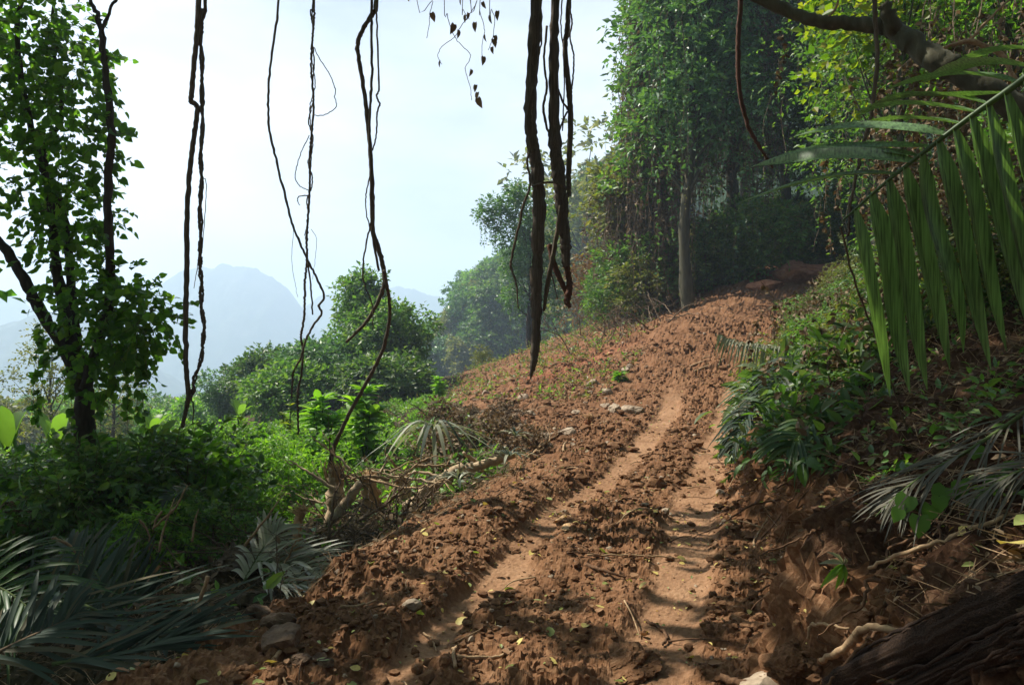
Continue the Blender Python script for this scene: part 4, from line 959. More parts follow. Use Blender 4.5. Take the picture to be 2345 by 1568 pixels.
# bent bough over the right bank and the pale dead branch
bo = thing('bent_bough', 'thick bent grey bough with a broken stub crossing the top right corner', 'branch')
mb = MB(); tube(mb, [P(1650, -60, 6.6), P(1740, -2, 6.6), P(1830, 36, 6.5), P(1880, 50, 6.45), P(1950, 54, 6.4), P(2010, 60, 6.3), P(2048, 68, 6.2), P(2085, 95, 6.1), P(2130, 128, 6.0), P(2185, 160, 5.9), P(2290, 225, 5.8), P(2420, 300, 5.8), P(2560, 420, 5.9)], [.04, .05, .05, .055, .06, .065, .085, .09, .095, .10, .11], 12, 7, .004, 0, .06, 3); mb.build('bough', [M['paletrunk']], bo)
mb = MB(); tube(mb, [P(2052, 75, 6.15), P(2036, 40, 6.1), P(2026, 12, 6.1)], [.06, .055, .045], 10, 4, .003, 0, .1, 4); mb.build('stub', [M['paletrunk']], bo)
mb = MB(); tube(mb, [P(1870, 55, 6.45), P(1892, 42, 6.4), P(1915, 18, 6.4), P(1922, -20, 6.4)], [.012, .008], 6, 4); mb.build('side_twig', [M['paletwig']], bo)
db = thing('dead_branch', 'pale barkless dead branch in the top right corner', 'branch')
mb = MB(); tube(mb, [P(2160, 110, 7), P(2200, 98, 7), P(2222, 95, 7), P(2262, 108, 7), P(2285, 118, 7), P(2302, 140, 7), P(2330, 190, 7)], [.012, .022, .026, .026, .026, .02], 8, 5, .003, 0, .08); mb.build('stem', [M['paletwig']], db)
mb = MB(); tube(mb, [P(2222, 95, 7), P(2250, 60, 7), P(2285, 25, 7), P(2310, 0, 7), P(2330, -40, 7)], [.014, .012, .010, .006], 6, 5, .004); mb.build('fork', [M['paletwig']], db)

# ------------------------------------------------------------------ palm leaves
def leaflet(b, tip, W, nrm_, sag=.05, q=None, rows=9, fold=.5, twist=0.):
    """a folded pointed strip from b to tip"""
    b = np.asarray(b, float); tip = np.asarray(tip, float); d = tip - b; L = np.linalg.norm(d); t = np.linspace(0, 1, rows)
    if q is None: q = g
    c = b + d * t[:, None] + np.array([0, 0, 1.]) * (sag * L * np.sin(np.pi * t))[:, None] + nrm_ * (q.normal() * .010 * L * np.sin(np.pi * 2 * t))[:, None]
    dd = nrm(np.gradient(c, axis=0)); r = nrm(np.cross(dd, nrm_)); n2 = np.cross(r, dd)
    w_ = W * .5 * np.clip(.35 + t * 5, 0, 1) * (1 - np.clip((t - .55) / .45, 0, 1) ** 1.8 * .96)
    l = c - r * w_[:, None] + n2 * (fold * w_)[:, None]; rr = c + r * w_[:, None] + n2 * (fold * w_)[:, None]
    v = np.stack([l, c, rr], 1).reshape(-1, 3); i = np.arange(rows - 1)[:, None] * 3
    return v, np.concatenate([i + np.array([[0, 1, 4, 3]]), i + np.array([[1, 2, 5, 4]])])
def frond(label, rach, n, lenf, leaf='palm', W=.03, ang=55, sides=(1, 1), up=(0, 0, 1), droop=.35, rr=(.016, .004), stem='greenstem', seed=0, name='palm_frond', cat='palm leaf', t0=.12, group='cut and growing palm leaves', jit=.12, lift=.15, each=False, fold=.5):
    q = np.random.default_rng(seed); t = thing(name, label, cat, group)
    mb = MB(); c = tube(mb, rach, list(rr), 7, 8); mb.build('stalk', [M[stem]], t)
    k = len(c); s = np.linspace(t0, 1, n); up = np.asarray(up, float); a = R(ang); lb_ = MB()
    tg = nrm(np.gradient(c, axis=0))
    for j, si in enumerate(s):
        f = si * (k - 1); i = min(k - 2, int(f)); b = c[i] * (1 - f + i) + c[i + 1] * (f - i); d0 = tg[i]
        lat = nrm(np.cross(d0, up)); nn = np.cross(lat, d0)
        for sd_ in (-1, 1):
            if sides[0 if sd_ < 0 else 1] == 0: continue
            L = lenf * sides[0 if sd_ < 0 else 1] * (math.sin(min(1, (si - t0) / (1 - t0) * .85 + .22) * math.pi) ** .6) * (1 + jit * q.normal())
            aa = a * (1 - .45 * si) ; d = d0 * math.cos(aa) + sd_ * lat * math.sin(aa) + nn * lift + jit * q.normal(size=3)
            d = nrm(d); tip = b + d * L - np.array([0, 0, droop * L])
            v, fc = leaflet(b, tip, W * (.75 + .4 * q.random()), nn, droop * .55, q, 8, fold); 
            if each: MB().add(v, fc).build('leaflet', [M[leaf]], t)
            else: lb_.add(v, fc)
    if not each: lb_.build('leaflets', [M[leaf]], t)
    return t
# the big one at the right, each leaflet its own
bf = thing('palm_frond', 'big green palm leaf with broad hanging leaflets reaching in from the right edge', 'palm leaf', 'cut and growing palm leaves')
mb = MB(); rc = [P(2900, -300, 3.0), P(2560, 10, 3.15), P(2345, 180, 3.3), P(2230, 262, 3.4), P(2120, 345, 3.5), P(2020, 425, 3.6), P(1930, 505, 3.7)]
rcur = tube(mb, rc, [.02, .017, .012, .009, .004], 8, 10); mb.build('stalk', [M['palm']], bf)
q = np.random.default_rng(4)
def rpt(u):
    us = np.array([P_[0] / P_[1] * FPX + 1172.5 for P_ in rcur]); o = np.argsort(us); return np.array([np.interp(u, us[o], rcur[o][:, i]) for i in range(3)])
for i in range(17):
    u = 1958 + i * 38 + (i > 8) * (i - 8) * 3; b = rpt(u); L = .90 + .14 * min(1, i / 6) ; L *= (1 - .3 * max(0, (i - 11) / 12)) 
    lean_ = .16 + .010 * i
    tip = b + np.array([L * lean_, -.02 * L + q.normal() * .03, -L * .97 * (1 + .05 * q.normal())])
    v, f = leaflet(b, tip, .098, np.array([.35, -.9, .15]) + .10 * q.normal(size=3), .0, q, 16, .30); MB().add(v, f).build('leaflet', [M['frond']], bf)
for u, tu, tv, ty, W in ((2052, 1688, 466, 4.2, .05), (2088, 1725, 380, 4.1, .055), (2103, 1790, 372, 4.2, .05), (2130, 1715, 385, 4.3, .055), (2165, 1815, 314, 4.1, .07), (2200, 1935, 300, 4.2, .05), (2235, 1955, 262, 4.2, .06), (2262, 1985, 245, 4.3, .05), (2300, 1960, 270, 4.4, .06), (2330, 2030, 205, 4.3, .06), (2375, 2110, 190, 4.3, .06), (2420, 2160, 165, 4.3, .06)):
    v, f = leaflet(rpt(u), P(tu, tv, ty), W * 1.5, np.array([.1, -.8, .55]) + .15 * q.normal(size=3), .05, q, 14, .35); MB().add(v, f).build('leaflet', [M['frond']], bf)
def up_at(*a): return a
# arching leaves by the bank
frond('pale bleached palm leaf held out level over the track edge, leaflets hanging', [NP(u, v, 11) for u, v in ((1815, 802), (1770, 800), (1730, 797), (1690, 790), (1662, 778), (1640, 766))], 30, .40, 'palmpale', .028, 60, (1, .5), (0, -.5, .85), .75, (.012, .003), seed=1)
frond('arching palm leaf with glossy dark leaflets drooping to the track edge, nearest of two', [NP(1840, 800, 9.6), NP(1815, 835, 9.4), NP(1775, 890, 9.2), NP(1740, 950, 9.0), NP(1712, 1022, 8.9)], 34, .48, 'palmgrey', .028, 55, (1, 1), (-.4, -.6, .6), .3, (.014, .003), seed=2)
frond('darker palm leaf behind the nearest arching one, pointing left', [NP(1830, 850, 10), NP(1780, 860, 9.9), NP(1730, 890, 9.8), NP(1695, 950, 9.8), NP(1675, 1000, 9.8)], 30, .42, 'palm', .026, 55, (1, 1), (-.3, -.5, .7), .3, (.012, .003), seed=3)
frond('drooping palm leaf with its tip almost touching the right wheel rut', [NP(1760, 910, 8.8), NP(1715, 950, 8.7), NP(1690, 1000, 8.6), NP(1672, 1045, 8.5)], 26, .34, 'palmgrey', .026, 45, (1, 1), (-.4, -.6, .6), .35, (.012, .003), seed=4)
frond('palm leaf low on the right bank behind the arching leaves', [NP(1870, 960, 9), NP(1830, 1000, 8.9), NP(1800, 1040, 8.8)], 22, .36, 'palm', .026, 50, (1, 1), (-.2, -.5, .7), .25, (.012, .003), seed=5)
frond('small bright palm leaf against the dark forest behind the hanging leaflets', [NP(1960, 610, 9), NP(1935, 560, 9), NP(1915, 530, 9)], 12, .09, 'palmpale', .012, 55, (1, 1), (0, -.8, .5), .2, (.004, .0015), seed=6, each=True)
frond('dry greyish palm leaf sprawling down the right bank', gp(.93, (2420, 880), (2345, 945), (2223, 1028), (2120, 1085), (2060, 1130), (2005, 1182)), 34, .34, 'palmdry', .011, 42, (1, .95), (-.45, -.2, .85), .12, (.012, .003), seed=7, lift=.02)
frond('second dry palm leaf half buried in litter at the right edge', gp(.95, (2480, 1010), (2380, 1060), (2290, 1100), (2210, 1160)), 26, .28, 'palmdry', .011, 40, (1, .9), (-.45, -.2, .85), .12, (.010, .003), seed=8, lift=.02)
# cut leaves on the left
frond('large cut palm leaf lying flat at lower left, blue grey leaflets swept to the right', [P(150, 1365, 4.9), P(260, 1415, 4.6), P(350, 1455, 4.4), P(435, 1492, 4.25)], 26, .78, 'palmgrey', .034, 38, (1, .45), (.1, -.35, .95), .02, (.012, .004), seed=11, t0=.02)
frond('cut palm leaf with its stalk cutting across the lower left corner', [P(-60, 1520, 4.0), P(60, 1462, 4.15), P(130, 1430, 4.3), P(200, 1395, 4.4)], 22, .5, 'palmgrey', .03, 55, (.9, 1), (.1, -.5, .85), .1, (.014, .005), 'twig', seed=12, t0=.02)
frond('cut palm leaf standing on edge at left, leaflets pointing up', [P(60, 1400, 5.2), P(170, 1385, 5.15), P(290, 1365, 5.1), P(370, 1350, 5.1)], 28, .46, 'palmgrey', .032, 62, (1, .3), (.2, -.95, .35), -.1, (.012, .004), seed=13, t0=.02)
frond('cut palm leaf lowest in the pile at bottom left, leaflets level', [P(120, 1520, 4.0), P(260, 1500, 4.05), P(400, 1470, 4.1), P(540, 1455, 4.2)], 24, .55, 'palmgrey', .034, 28, (1, 1), (0, -.3, .95), .03, (.012, .004), seed=14, t0=.02)
frond('dark palm leaf at the far left edge of the cut pile', [P(-120, 1330, 4.9), P(-40, 1330, 4.8), P(40, 1370, 4.7), P(110, 1440, 4.5)], 26, .55, 'palm', .026, 55, (1, 1), (.3, -.6, .7), .2, (.012, .004), seed=15)
frond('cut palm leaf pointing away into the undergrowth at left', [P(250, 1400, 5.3), P(230, 1330, 5.7), P(190, 1270, 6.1), P(140, 1230, 6.5)], 28, .5, 'palmgrey', .036, 50, (1, 1), (.1, -.5, .85), .1, (.012, .004), seed=16)
frond('light green cut palm crown beside the soil lump, leaves fanned right', [P(590, 1285, 6.3), P(640, 1290, 6.2), P(700, 1300, 6.1), P(760, 1318, 6.0)], 26, .5, 'palmpale', .03, 35, (1, 1), (.1, -.5, .85), .1, (.012, .003), seed=17, t0=.02)
frond('pale cut palm leaf fanning up from the middle of the brush on the left', [P(560, 1330, 6.2), P(590, 1275, 6.4), P(620, 1230, 6.5), P(650, 1200, 6.6)], 22, .4, 'palmpale', .03, 45, (.9, 1), (-.2, -.9, .4), .25, (.012, .003), seed=18, t0=.02)
frond('flattened pale palm leaf under the edge of the dirt berm', [P(600, 1330, 5.7), P(660, 1335, 5.6), P(720, 1345, 5.5), P(770, 1350, 5.4)], 24, .34, 'palmpale', .02, 40, (1, 1), (.1, -.4, .9), .08, (.010, .003), seed=19, t0=.02)
frond('small ferny leaf sticking out of the left undergrowth', [P(440, 1110, 7.2), P(415, 1122, 7.2), P(385, 1140, 7.2), P(372, 1150, 7.2)], 22, .14, 'palmgrey', .012, 60, (1, 1), (0, -.7, .7), .2, (.006, .002), seed=20)
# drooping cut plant by the log
dp = thing('drooping_plant', 'uprooted strap-leaved plant drooping over the pale log', 'plant')
for i in range(26):
    a = i * 2.4; e = g.uniform(.2, 1.2); L = g.uniform(.5, .95); mb = MB(); b = P(992, 985, 9.6)
    blade(mb, b, np.array([math.cos(a) * math.cos(e), math.sin(a) * math.cos(e) * .6, math.sin(e) * .8]), L, .045, 1.0, g, 10, .4)
    mb.build('leaf', [M['palmpale' if i % 3 else 'palmgrey']], dp)
for (u, v, y, lab, n, L) in ((1165, 1045, 9.6, 'spiky strap-leaved plant leaning at the right end of the pale log', 16, .42), (1180, 1000, 10.5, 'spiky tuft on the dirt edge above the right end of the log', 10, .36), (1050, 1100, 8.9, 'flattened strap-leaved tuft under the middle of the log', 18, .4)):
    dp2 = thing('strap_plant', lab, 'plant')
    for i in range(n):
        a = i * 2.4; e = g.uniform(.3, 1.35); mb = MB()
        blade(mb, P(u, v, y), np.array([math.cos(a) * math.cos(e), math.sin(a) * math.cos(e) * .6, math.sin(e)]), L * g.uniform(.6, 1.1), .035, .6, g, 9, .4); mb.build('leaf', [M['palmpale' if i % 2 else 'palmgrey']], dp2)

# ------------------------------------------------------------------ logs, stumps, brush, sticks
def on(x, y, h=0.): return np.array([x, y, gz(x, y) + h])
def simple(name, label, cat, paths, mat, group=None, sides=10, bump=.06, wob=.004, part=None, fib=0):
    t = thing(name, label, cat, group)
    for i, (p, r) in enumerate(paths):
        mb = MB(); tube(mb, p, r, sides, 6, wob, 0, bump, i + 3, 0, fib); mb.build((part or 'stem') if i == 0 else 'branch', [M[mat]], t)
    return t
simple('fallen_log', 'pale barked log lying along the left edge of the dirt, its right end higher', 'log', [
    (pts(9.2, (925, 1165), (975, 1125), (1030, 1085), (1062, 1068)), [.055, .06, .062, .058]), (pts(9.0, (945, 1150), (948, 1185), (945, 1210)), [.03, .025]), (pts(9.2, (925, 1165), (870, 1180), (800, 1195)), [.05, .045, .04])], 'log', part='trunk')
simple('fallen_log', 'tan peeled log behind the pale one, reaching the spiky strap-leaved plant', 'log', [(pts(9.7, (1020, 1085), (1080, 1072), (1130, 1055), (1178, 1040)), [.05, .055, .055, .045]), (pts(9.8, (1105, 1070), (1080, 1050), (1060, 1035)), [.03, .02])], 'log', part='trunk')
simple('fallen_log', 'short whitish log sloping down to the left beside the brush pile', 'log', [(pts(8.4, (718, 1235), (760, 1190), (800, 1140), (825, 1105)), [.05, .055, .05, .045])], 'log', part='trunk')
def stump(label, u, v0, v1, y, r, seed, mat='splint'):
    t = thing('splintered_stump', label, 'stump', 'splintered stumps'); q = np.random.default_rng(seed); mb = MB(); b = P(u, v0, y); top = P(u + q.uniform(-8, 8), v1, y)
    tube(mb, [b - [0, 0, .4], b, (b + top) / 2, b * .2 + top * .8], [r * 1.5, r * 1.2, r, r * .9], 12, 4, .005, 0, .12, seed); mb.build('trunk', [M[mat]], t)
    sb = MB()
    for i in range(64):
        a = q.uniform(0, 6.28); rr = r * q.uniform(.3, 1.15); s0 = b * .3 + top * .7 + np.array([rr * math.cos(a), rr * math.sin(a), 0]); h = np.linalg.norm(top - b) * q.uniform(.2, .75)
        s0 = s0 - [0, 0, h * .5]; tube(sb, [s0, s0 + [q.normal() * .02, q.normal() * .02, h * .6], s0 + [q.normal() * .05, q.normal() * .05, h]], [r * .16, r * .10, .002], 4, 2, .003)
    sb.build('splinters', [M['splint']], t)
stump('splintered stump at the foot of the long forked vine', 768, 1130, 1058, 9.3, .085, 1, 'log'); stump('pale shredded stump standing alone in front of the green slope', 848, 1125, 1075, 9.3, .075, 2); stump('low broken stump with torn fibres behind the log', 925, 1120, 1085, 9.6, .06, 3, 'log')
stump('small cut stump among palm litter at left', 682, 1205, 1160, 7.0, .03, 4); stump('torn dark root stump standing in the dirt beside the rocks', 1345, 975, 948, 14.5, .05, 5, 'torn')
# brush: forked bare branches
def brush(label, group, a, b, r, seed, mat='twig', name='bare_branch', nf=7):
    q = np.random.default_rng(seed); t = thing(name, label, 'branch', group); mb = MB(); a = np.asarray(a); b = np.asarray(b); L = np.linalg.norm(b - a)
    m = (a + b) / 2 + q.normal(size=3) * .07 * L
    c = tube(mb, [a, m, b], [r, r * .7, r * .25], 6, 8, .008 * L, 0, .05, seed); mb.build('stem', [M[mat]], t); tw_ = MB()
    for i in range(nf):
        if nf <= 6: tw_ = MB()
        s = int(len(c) * q.uniform(.2, .92)); d = nrm(b - a) * .7 + q.normal(size=3) * .6; l = L * q.uniform(.15, .4); p = c[s]
        e = tube(tw_, [p, p + d * l * .5 + q.normal(size=3) * .04 * L, p + d * l], [r * .45, r * .3, r * .12], 4, 4, .004)
        if nf == 1: tw_.build('twig', [M[mat]], t); continue
        p2 = e[len(e) // 2]; d2 = d + q.normal(size=3) * .6; tube(tw_, [p2, p2 + d2 * l * .25, p2 + d2 * l * .5], [r * .25, r * .08], 4, 2)
        if nf <= 6: tw_.build('twig', [M[mat]], t)
    if nf > 6: tw_.build('twigs', [M[mat]], t)
    return t
BR = 'bare dark branch in the brush pile left of the track'; BRG = 'bare branches in the brush pile'
for i in range(22):
    u = g.uniform(740, 930); v = g.uniform(1165, 1265); y = g.uniform(6.7, 8.6); a = P(u, v + 20, y); an = g.uniform(-1.2, 1.2); L = g.uniform(.6, 1.3)
    brush(BR, BRG, a, a + np.array([math.sin(an) * L, g.normal() * .3, abs(math.cos(an)) * L * .5]), g.uniform(.008, .018), 500 + i)
for i, (u, v, u2, v2, y) in enumerate(((905, 1115, 860, 1250, 8.3), (960, 1235, 840, 1060, 8.4), (780, 1080, 870, 1160, 8.6), (940, 1160, 1035, 1185, 8.5))):
    brush(('long dark branch standing up over the brush pile', 'forked dark branch crossing in front of the pale shredded stump', 'dark branch leaning from the splintered stump', 'thin pale pole running from the log end to the dirt')[i], None, P(u, v, y), P(u2, v2, y - .2), .014, 540 + i, 'twig' if i < 3 else 'paletwig', nf=5 if i < 3 else 1)
for i, (u, v, u2, v2, y) in enumerate(((350, 1210, 430, 1110, 6.8), (320, 1190, 345, 1290, 6.5), (370, 1170, 350, 1220, 6.8), (365, 1262, 400, 1140, 6.4), (440, 1240, 455, 1165, 6.6), (120, 1230, 185, 1310, 5.6), (475, 1320, 515, 1540, 4.4), (560, 1250, 650, 1130, 6.4), (620, 1330, 690, 1200, 6.1))):
    brush(('snapped tan stalk leaning right in the left brush', 'dry stick standing in the left palm litter', 'short broken stalk in the left brush', 'tall broken stalk in front of the dark undergrowth', 'thin upright stalk beside the earth lump', 'dry stick across the far left palm leaves', 'long bent twig lying over the cut palm leaves', 'thin bare branch leaning over the pale palm leaves', 'grey twig in front of the small cut stump')[i], None, P(u, v, y), P(u2, v2, y + .1), .012, 560 + i, 'paletwig', 'broken_stalk', 1)
DT = 'dry dead twig tangled in the litter left of the track'; DTG = 'dead twigs in the left litter'
for i in range(80):
    y = g.uniform(5.0, 9); x = float(edge_l(y)) - g.uniform(.3, 4.5); a = on(x, y, .05); an = g.uniform(0, 6.28); L = g.uniform(.4, 1.1)
    brush(DT, DTG, a, a + np.array([math.cos(an) * L, math.sin(an) * L, g.uniform(.0, .5)]), g.uniform(.004, .009), 600 + i, 'twig', 'dead_twig', 4)
# dead brush beyond, at the foot of the forest, and roots on the bank
DB = 'grey dead brushwood at the foot of the vine-hung forest'; DBG = 'dead brushwood below the forest'
for i in range(46):
    u = g.uniform(1290, 1580); y = g.uniform(30, 38); x = px(u, y); a = on(x, y, .05); an = g.uniform(0, 6.28); L = g.uniform(1.0, 2.6)
    brush(DB, DBG, a, a + np.array([math.cos(an) * L, math.sin(an) * L, g.uniform(.2, 1.3)]), g.uniform(.015, .035), 700 + i, 'twig', 'dead_brushwood', 6)
def stick(label, u, v, u2, v2, r, seed, mat='paletwig', bend=.04, name='stick', lift=.012):
    a = ground_pt(u, v); b = ground_pt(u2, v2)
    if abs(b[1] - a[1]) > 1.2 + .05 * a[1]: b = on((u2 - 1172.5) / FPX * a[1], a[1] + math.copysign(.6, b[1] - a[1]))
    q = np.random.default_rng(seed); m = (a + b) / 2; m = on(m[0] + q.normal() * bend, m[1] + q.normal() * bend, .02)
    mb = MB(); tube(mb, [a + [0, 0, lift], m, b + [0, 0, lift]], [r, r * .9, r * .6], 7, 7, .003, 0, .06, seed); o = mb.build(name, [M[mat]]); return tag(o, label, 'stick', 'sticks lying on the dirt')
ST = [('thin straight twig lying across the left wheel rut by the husks', 1345, 1285, 1560, 1283, .008), ('yellowish pole-like twig above the crossing one, right of the husks', 1390, 1212, 1545, 1192, .009), ('curved grey root piece between the ruts', 1343, 1300, 1432, 1322, .013),
      ('reddish upright twig leaning in the middle ridge', 1400, 1245, 1405, 1165, .009), ('long pale stick at the bottom between the ruts', 1048, 1528, 1172, 1500, .010), ('short forked stick standing at the bottom of the left rut', 1043, 1552, 1048, 1488, .009), ('tan bark strip lying diagonally near the right rut', 1478, 1425, 1518, 1485, .011),
      ('short brown stick beside the right rut at the bottom', 1650, 1545, 1752, 1525, .022), ('pale peeled stick on the crumbled right edge', 1728, 1262, 1758, 1205, .010), ('dry stick on the upper dirt slope', 1590, 850, 1680, 810, .03), ('pale forked stick in the soft dirt under the slope', 1580, 832, 1640, 828, .03),
      ('root lying on the left dirt mound', 1285, 1090, 1340, 1070, .012), ('pale splinter near the rocks on the left dirt', 1290, 1045, 1310, 1020, .014), ('light root bent over the far dirt', 1375, 970, 1400, 920, .02), ('thin branch on the far left dirt', 1230, 940, 1300, 925, .016), ('whitish stick sticking out of the reddish far slope', 1330, 890, 1290, 850, .02),
      ('dark twig across the right wheel rut', 1660, 1285, 1770, 1288, .006), ('small twig lying in the left rut near the bottom', 970, 1452, 1000, 1495, .006), ('tan stick on the left berm crest', 780, 1400, 862, 1382, .009), ('root piece below the berm at lower left', 660, 1500, 612, 1560, .012)]
for i, s in enumerate(ST): stick(s[0], *s[1:5], s[5], 800 + i, 'root' if i in (2, 3, 6, 7, 11, 16) else 'paletwig')
TW = 'small dry twig lying loose on the dirt track'; TWG = 'loose small twigs on the dirt track'
for i in range(90):
    y = 3.3 + 24 * g.random() ** 1.6; x = g.uniform(float(edge_l(y)), float(edge_r(y)) + .3); an = g.uniform(0, 6.28); L = g.uniform(.06, .28) * (1 + y * .05)
    a = on(x, y, .012); b = on(x + math.cos(an) * L, y + math.sin(an) * L, .014); mb = MB(); tube(mb, [a, (a + b) / 2 + [g.normal() * .02, g.normal() * .02, .012], b], [.004 + .0004 * y, .002 + .0003 * y], 5, 4); tag(mb.build('loose_twig', [M['paletwig' if g.random() < .55 else 'root']]), TW, 'twig', TWG)
# fibrous trunk and branches at the lower right
ft = simple('rotten_log', 'dark fibrous fallen trunk sloping up to the right in the lower right corner', 'fallen trunk', [(gp(.955, (1900, 1572), (2010, 1520), (2150, 1460), (2345, 1365), (2600, 1250)), [.035, .05, .056, .06, .066])], 'fibre', sides=44, bump=.012, fib=.09, part='trunk')
simple('rotten_log', 'second thinner fibrous trunk lying under the dark fallen one', 'fallen trunk', [(gp(.965, (2020, 1600), (2180, 1530), (2345, 1450), (2560, 1360)), [.026, .032, .038])], 'fibre', sides=30, bump=.012, fib=.1, part='trunk')
simple('grey_branch', 'grey forked branch lying above the dark fallen trunk at the right edge', 'branch', [(gp(.96, (2140, 1475), (2180, 1430), (2240, 1380), (2330, 1335), (2450, 1280)), [.014, .016, .018, .02]), (gp(.97, (2160, 1460), (2230, 1425), (2310, 1400), (2420, 1385)), [.012, .012, .012])], 'twig')
simple('yellow_root', 'yellowish root sticking out of the bank in front of the dark fallen trunk', 'root', [(gp(.975, (1880, 1512), (1925, 1490), (1960, 1455), (1985, 1435), (2060, 1445)), [.012, .017, .017, .014, .012]), (gp(.98, (1850, 1462), (1858, 1432), (1880, 1428), (1945, 1438)), [.006, .007, .007, .005])], 'paletwig')
simple('thin_pole', 'thin pale stem lying on the bank above the hollow', 'stick', [(gp(.98, (1990, 1300), (2060, 1270), (2160, 1235), (2300, 1180)), [.007, .009, .008])], 'paletwig')
for k_, lo in enumerate([o for o in bpy.data.objects if o.name.startswith('rotten_log') and o.parent is None]):
    sb_ = MB(); qq = np.random.default_rng(60 + k_); base_ = gp(.955 - .004 * k_, *(((1900, 1572), (2010, 1520), (2150, 1460), (2345, 1365), (2600, 1250)) if k_ == 0 else ((2020, 1600), (2180, 1530), (2345, 1450), (2560, 1360))))
    for j in range(34):
        rr_ = (.046 if k_ == 0 else .032) * qq.uniform(.9, 1.25); a_ = qq.uniform(0, 6.28); o_ = np.array([.25 * math.cos(a_), -abs(math.cos(a_)) * .8, math.sin(a_)]) * rr_; i0 = qq.integers(0, len(base_) - 1)
        seg = [b_ + o_ * (1 + .3 * qq.random()) + qq.normal(size=3) * .012 for b_ in base_[i0:i0 + 3]]
        tube(sb_, seg, [qq.uniform(.003, .008), qq.uniform(.003, .007), .0015], 6, 8, .004, 0, .08, j)
    sb_.build('fibres', [M['fibre']], lo)
PB = 'pale broken branch in the heap of cut wood left of the track'; PBG = 'pale broken branches in the cut wood heap'
for i in range(20):
    u = g.uniform(720, 1120); v = g.uniform(1085, 1200) - (u - 720) * .12; y = g.uniform(8.4, 9.7); a = P(u, v, y); a[2] = max(a[2], gz(a[0], a[1]) + .05); an = g.uniform(-1.4, 1.4); L = g.uniform(.5, 1.2)
    brush(PB, PBG, a, a + np.array([math.sin(an) * L, g.normal() * .25, abs(math.cos(an)) * L * .45 - .05]), g.uniform(.010, .024), 1500 + i, 'log' if i % 2 else 'paletwig', 'broken_branch', 3)
RT = 'bare root dangling from the torn face of the right bank'; RTG = 'roots in the torn bank'
for i in range(64):
    y = 3.2 + 5.2 * g.random() ** 1.3; d = g.uniform(.1, 1.0); x = float(edge_r(y)) + d; a = on(x, y, .03); L = g.uniform(.15, .5); dn = np.array([-.55 + .5 * g.normal(), -.5 * g.random(), 0])
    p = [a]; 
    for k in range(1, 5):
        qd = a + dn * L * k / 4 + g.normal(size=3) * .05; zz = gz(qd[0], qd[1]); p.append(np.array([qd[0], qd[1], max(zz + .01, a[2] + .04 - L * .16 * k)]))
    mb = MB(); tube(mb, p, [g.uniform(.004, .011), .003], 6, 5, .004, 0, .05, i); tag(mb.build('bank_root', [M['root']]), RT, 'root', RTG)
RL = 'long thin root running down the slope of the right bank'; RLG = 'long roots on the bank slope'
for i in range(34):
    y = g.uniform(3.3, 7.5); x = float(edge_r(y)) + g.uniform(.6, 2.6); L = g.uniform(.3, .9); an = g.normal() * .8 + .15; mb = MB()
    p = [on(x + L * k / 5 * math.cos(an) + g.normal() * .03, y + L * k / 5 * math.sin(an) + g.normal() * .03, .015) for k in range(6)]; tube(mb, p, [g.uniform(.003, .007), .002], 6, 5, .012); tag(mb.build('slope_root', [M['root' if i % 3 else 'twig']]), RL, 'root', RLG)

# ------------------------------------------------------------------ rocks
def rock_mesh(mb, c, r, seed, sub=3, sq=(1, 1, .7), rough=.35):
    import bmesh
    bm = bmesh.new(); bmesh.ops.create_icosphere(bm, subdivisions=sub, radius=1); v = np.array([x.co[:] for x in bm.verts]); f = np.array([[q.index for q in x.verts] for x in bm.faces]); bm.free()
    q = np.random.default_rng(seed)
    for _ in range(9):
        n_ = nrm(q.normal(size=3)); d = q.uniform(.55, .85); e = v @ n_; v = v - np.outer(np.maximum(0, e - d), n_)
    k = fbm(v[:, 0] * 2.5 + seed, v[:, 1] * 2.5 + v[:, 2] * 1.7, 4, seed); k2 = np.abs(fbm(v[:, 0] * 7 + seed, v[:, 1] * 7 + v[:, 2] * 5, 3, seed + 3)); v = v * (1 + rough * .5 * k[:, None] - rough * .3 * k2[:, None]) * np.array(sq) * r
    a = q.uniform(0, 6.28); Rm = np.array([[math.cos(a), -math.sin(a), 0], [math.sin(a), math.cos(a), 0], [0, 0, 1]]); mb.add(v @ Rm.T + c, f)
def rock(label, u, v, r, seed, mat='rock', sq=(1, 1, .65), name='rock', sub=4, emb=.25, rough=.35):
    p = ground_pt(u, v); mb = MB(); rock_mesh(mb, p + np.array([0, 0, r * sq[2] * (1 - 2 * emb) * .6]), r, seed, sub, sq, rough); o = mb.build(name, [M[mat]], smooth=False); return tag(o, label, 'rock')
rock('pale cream boulder on the left dirt beside the green seedling', 1265, 1012, .19, 1, sq=(1.3, 1, .7)); rock('small pale stone touching the right of the cream boulder', 1300, 1015, .10, 2, sq=(1.3, 1, .5))
rock('pale angular rock at the end of the left rut, left of two', 1410, 945, .17, 3, sq=(1, 1, .9)); rock('broad tan rock at the end of the left rut, right of two', 1452, 945, .26, 4, sq=(1.3, 1, .6)); rock('grey stone sunk in the far left mound', 1320, 945, .15, 5)
rock('large red stained boulder at the head of the dirt road', 1820, 640, 1.15, 6, 'redrock', (1.2, 1, .7)); rock('flat reddish boulder right of the large one at the road head', 1885, 630, 1.0, 7, 'redrock', (1.8, 1, .45)); rock('reddish stone left of the large boulder at the road head', 1755, 665, .6, 8, 'redrock', (1.4, 1, .5)); rock('orange stone behind the palm leaf at the road head', 1925, 600, .5, 9, 'redrock')
rock('white topped grey stone on the left berm near the bottom', 943, 1395, .055, 10, sq=(1.3, 1, .7)); rock('flat pale stone in the bottom right of the track', 1755, 1562, .12, 11, sq=(1.5, 1, .3))
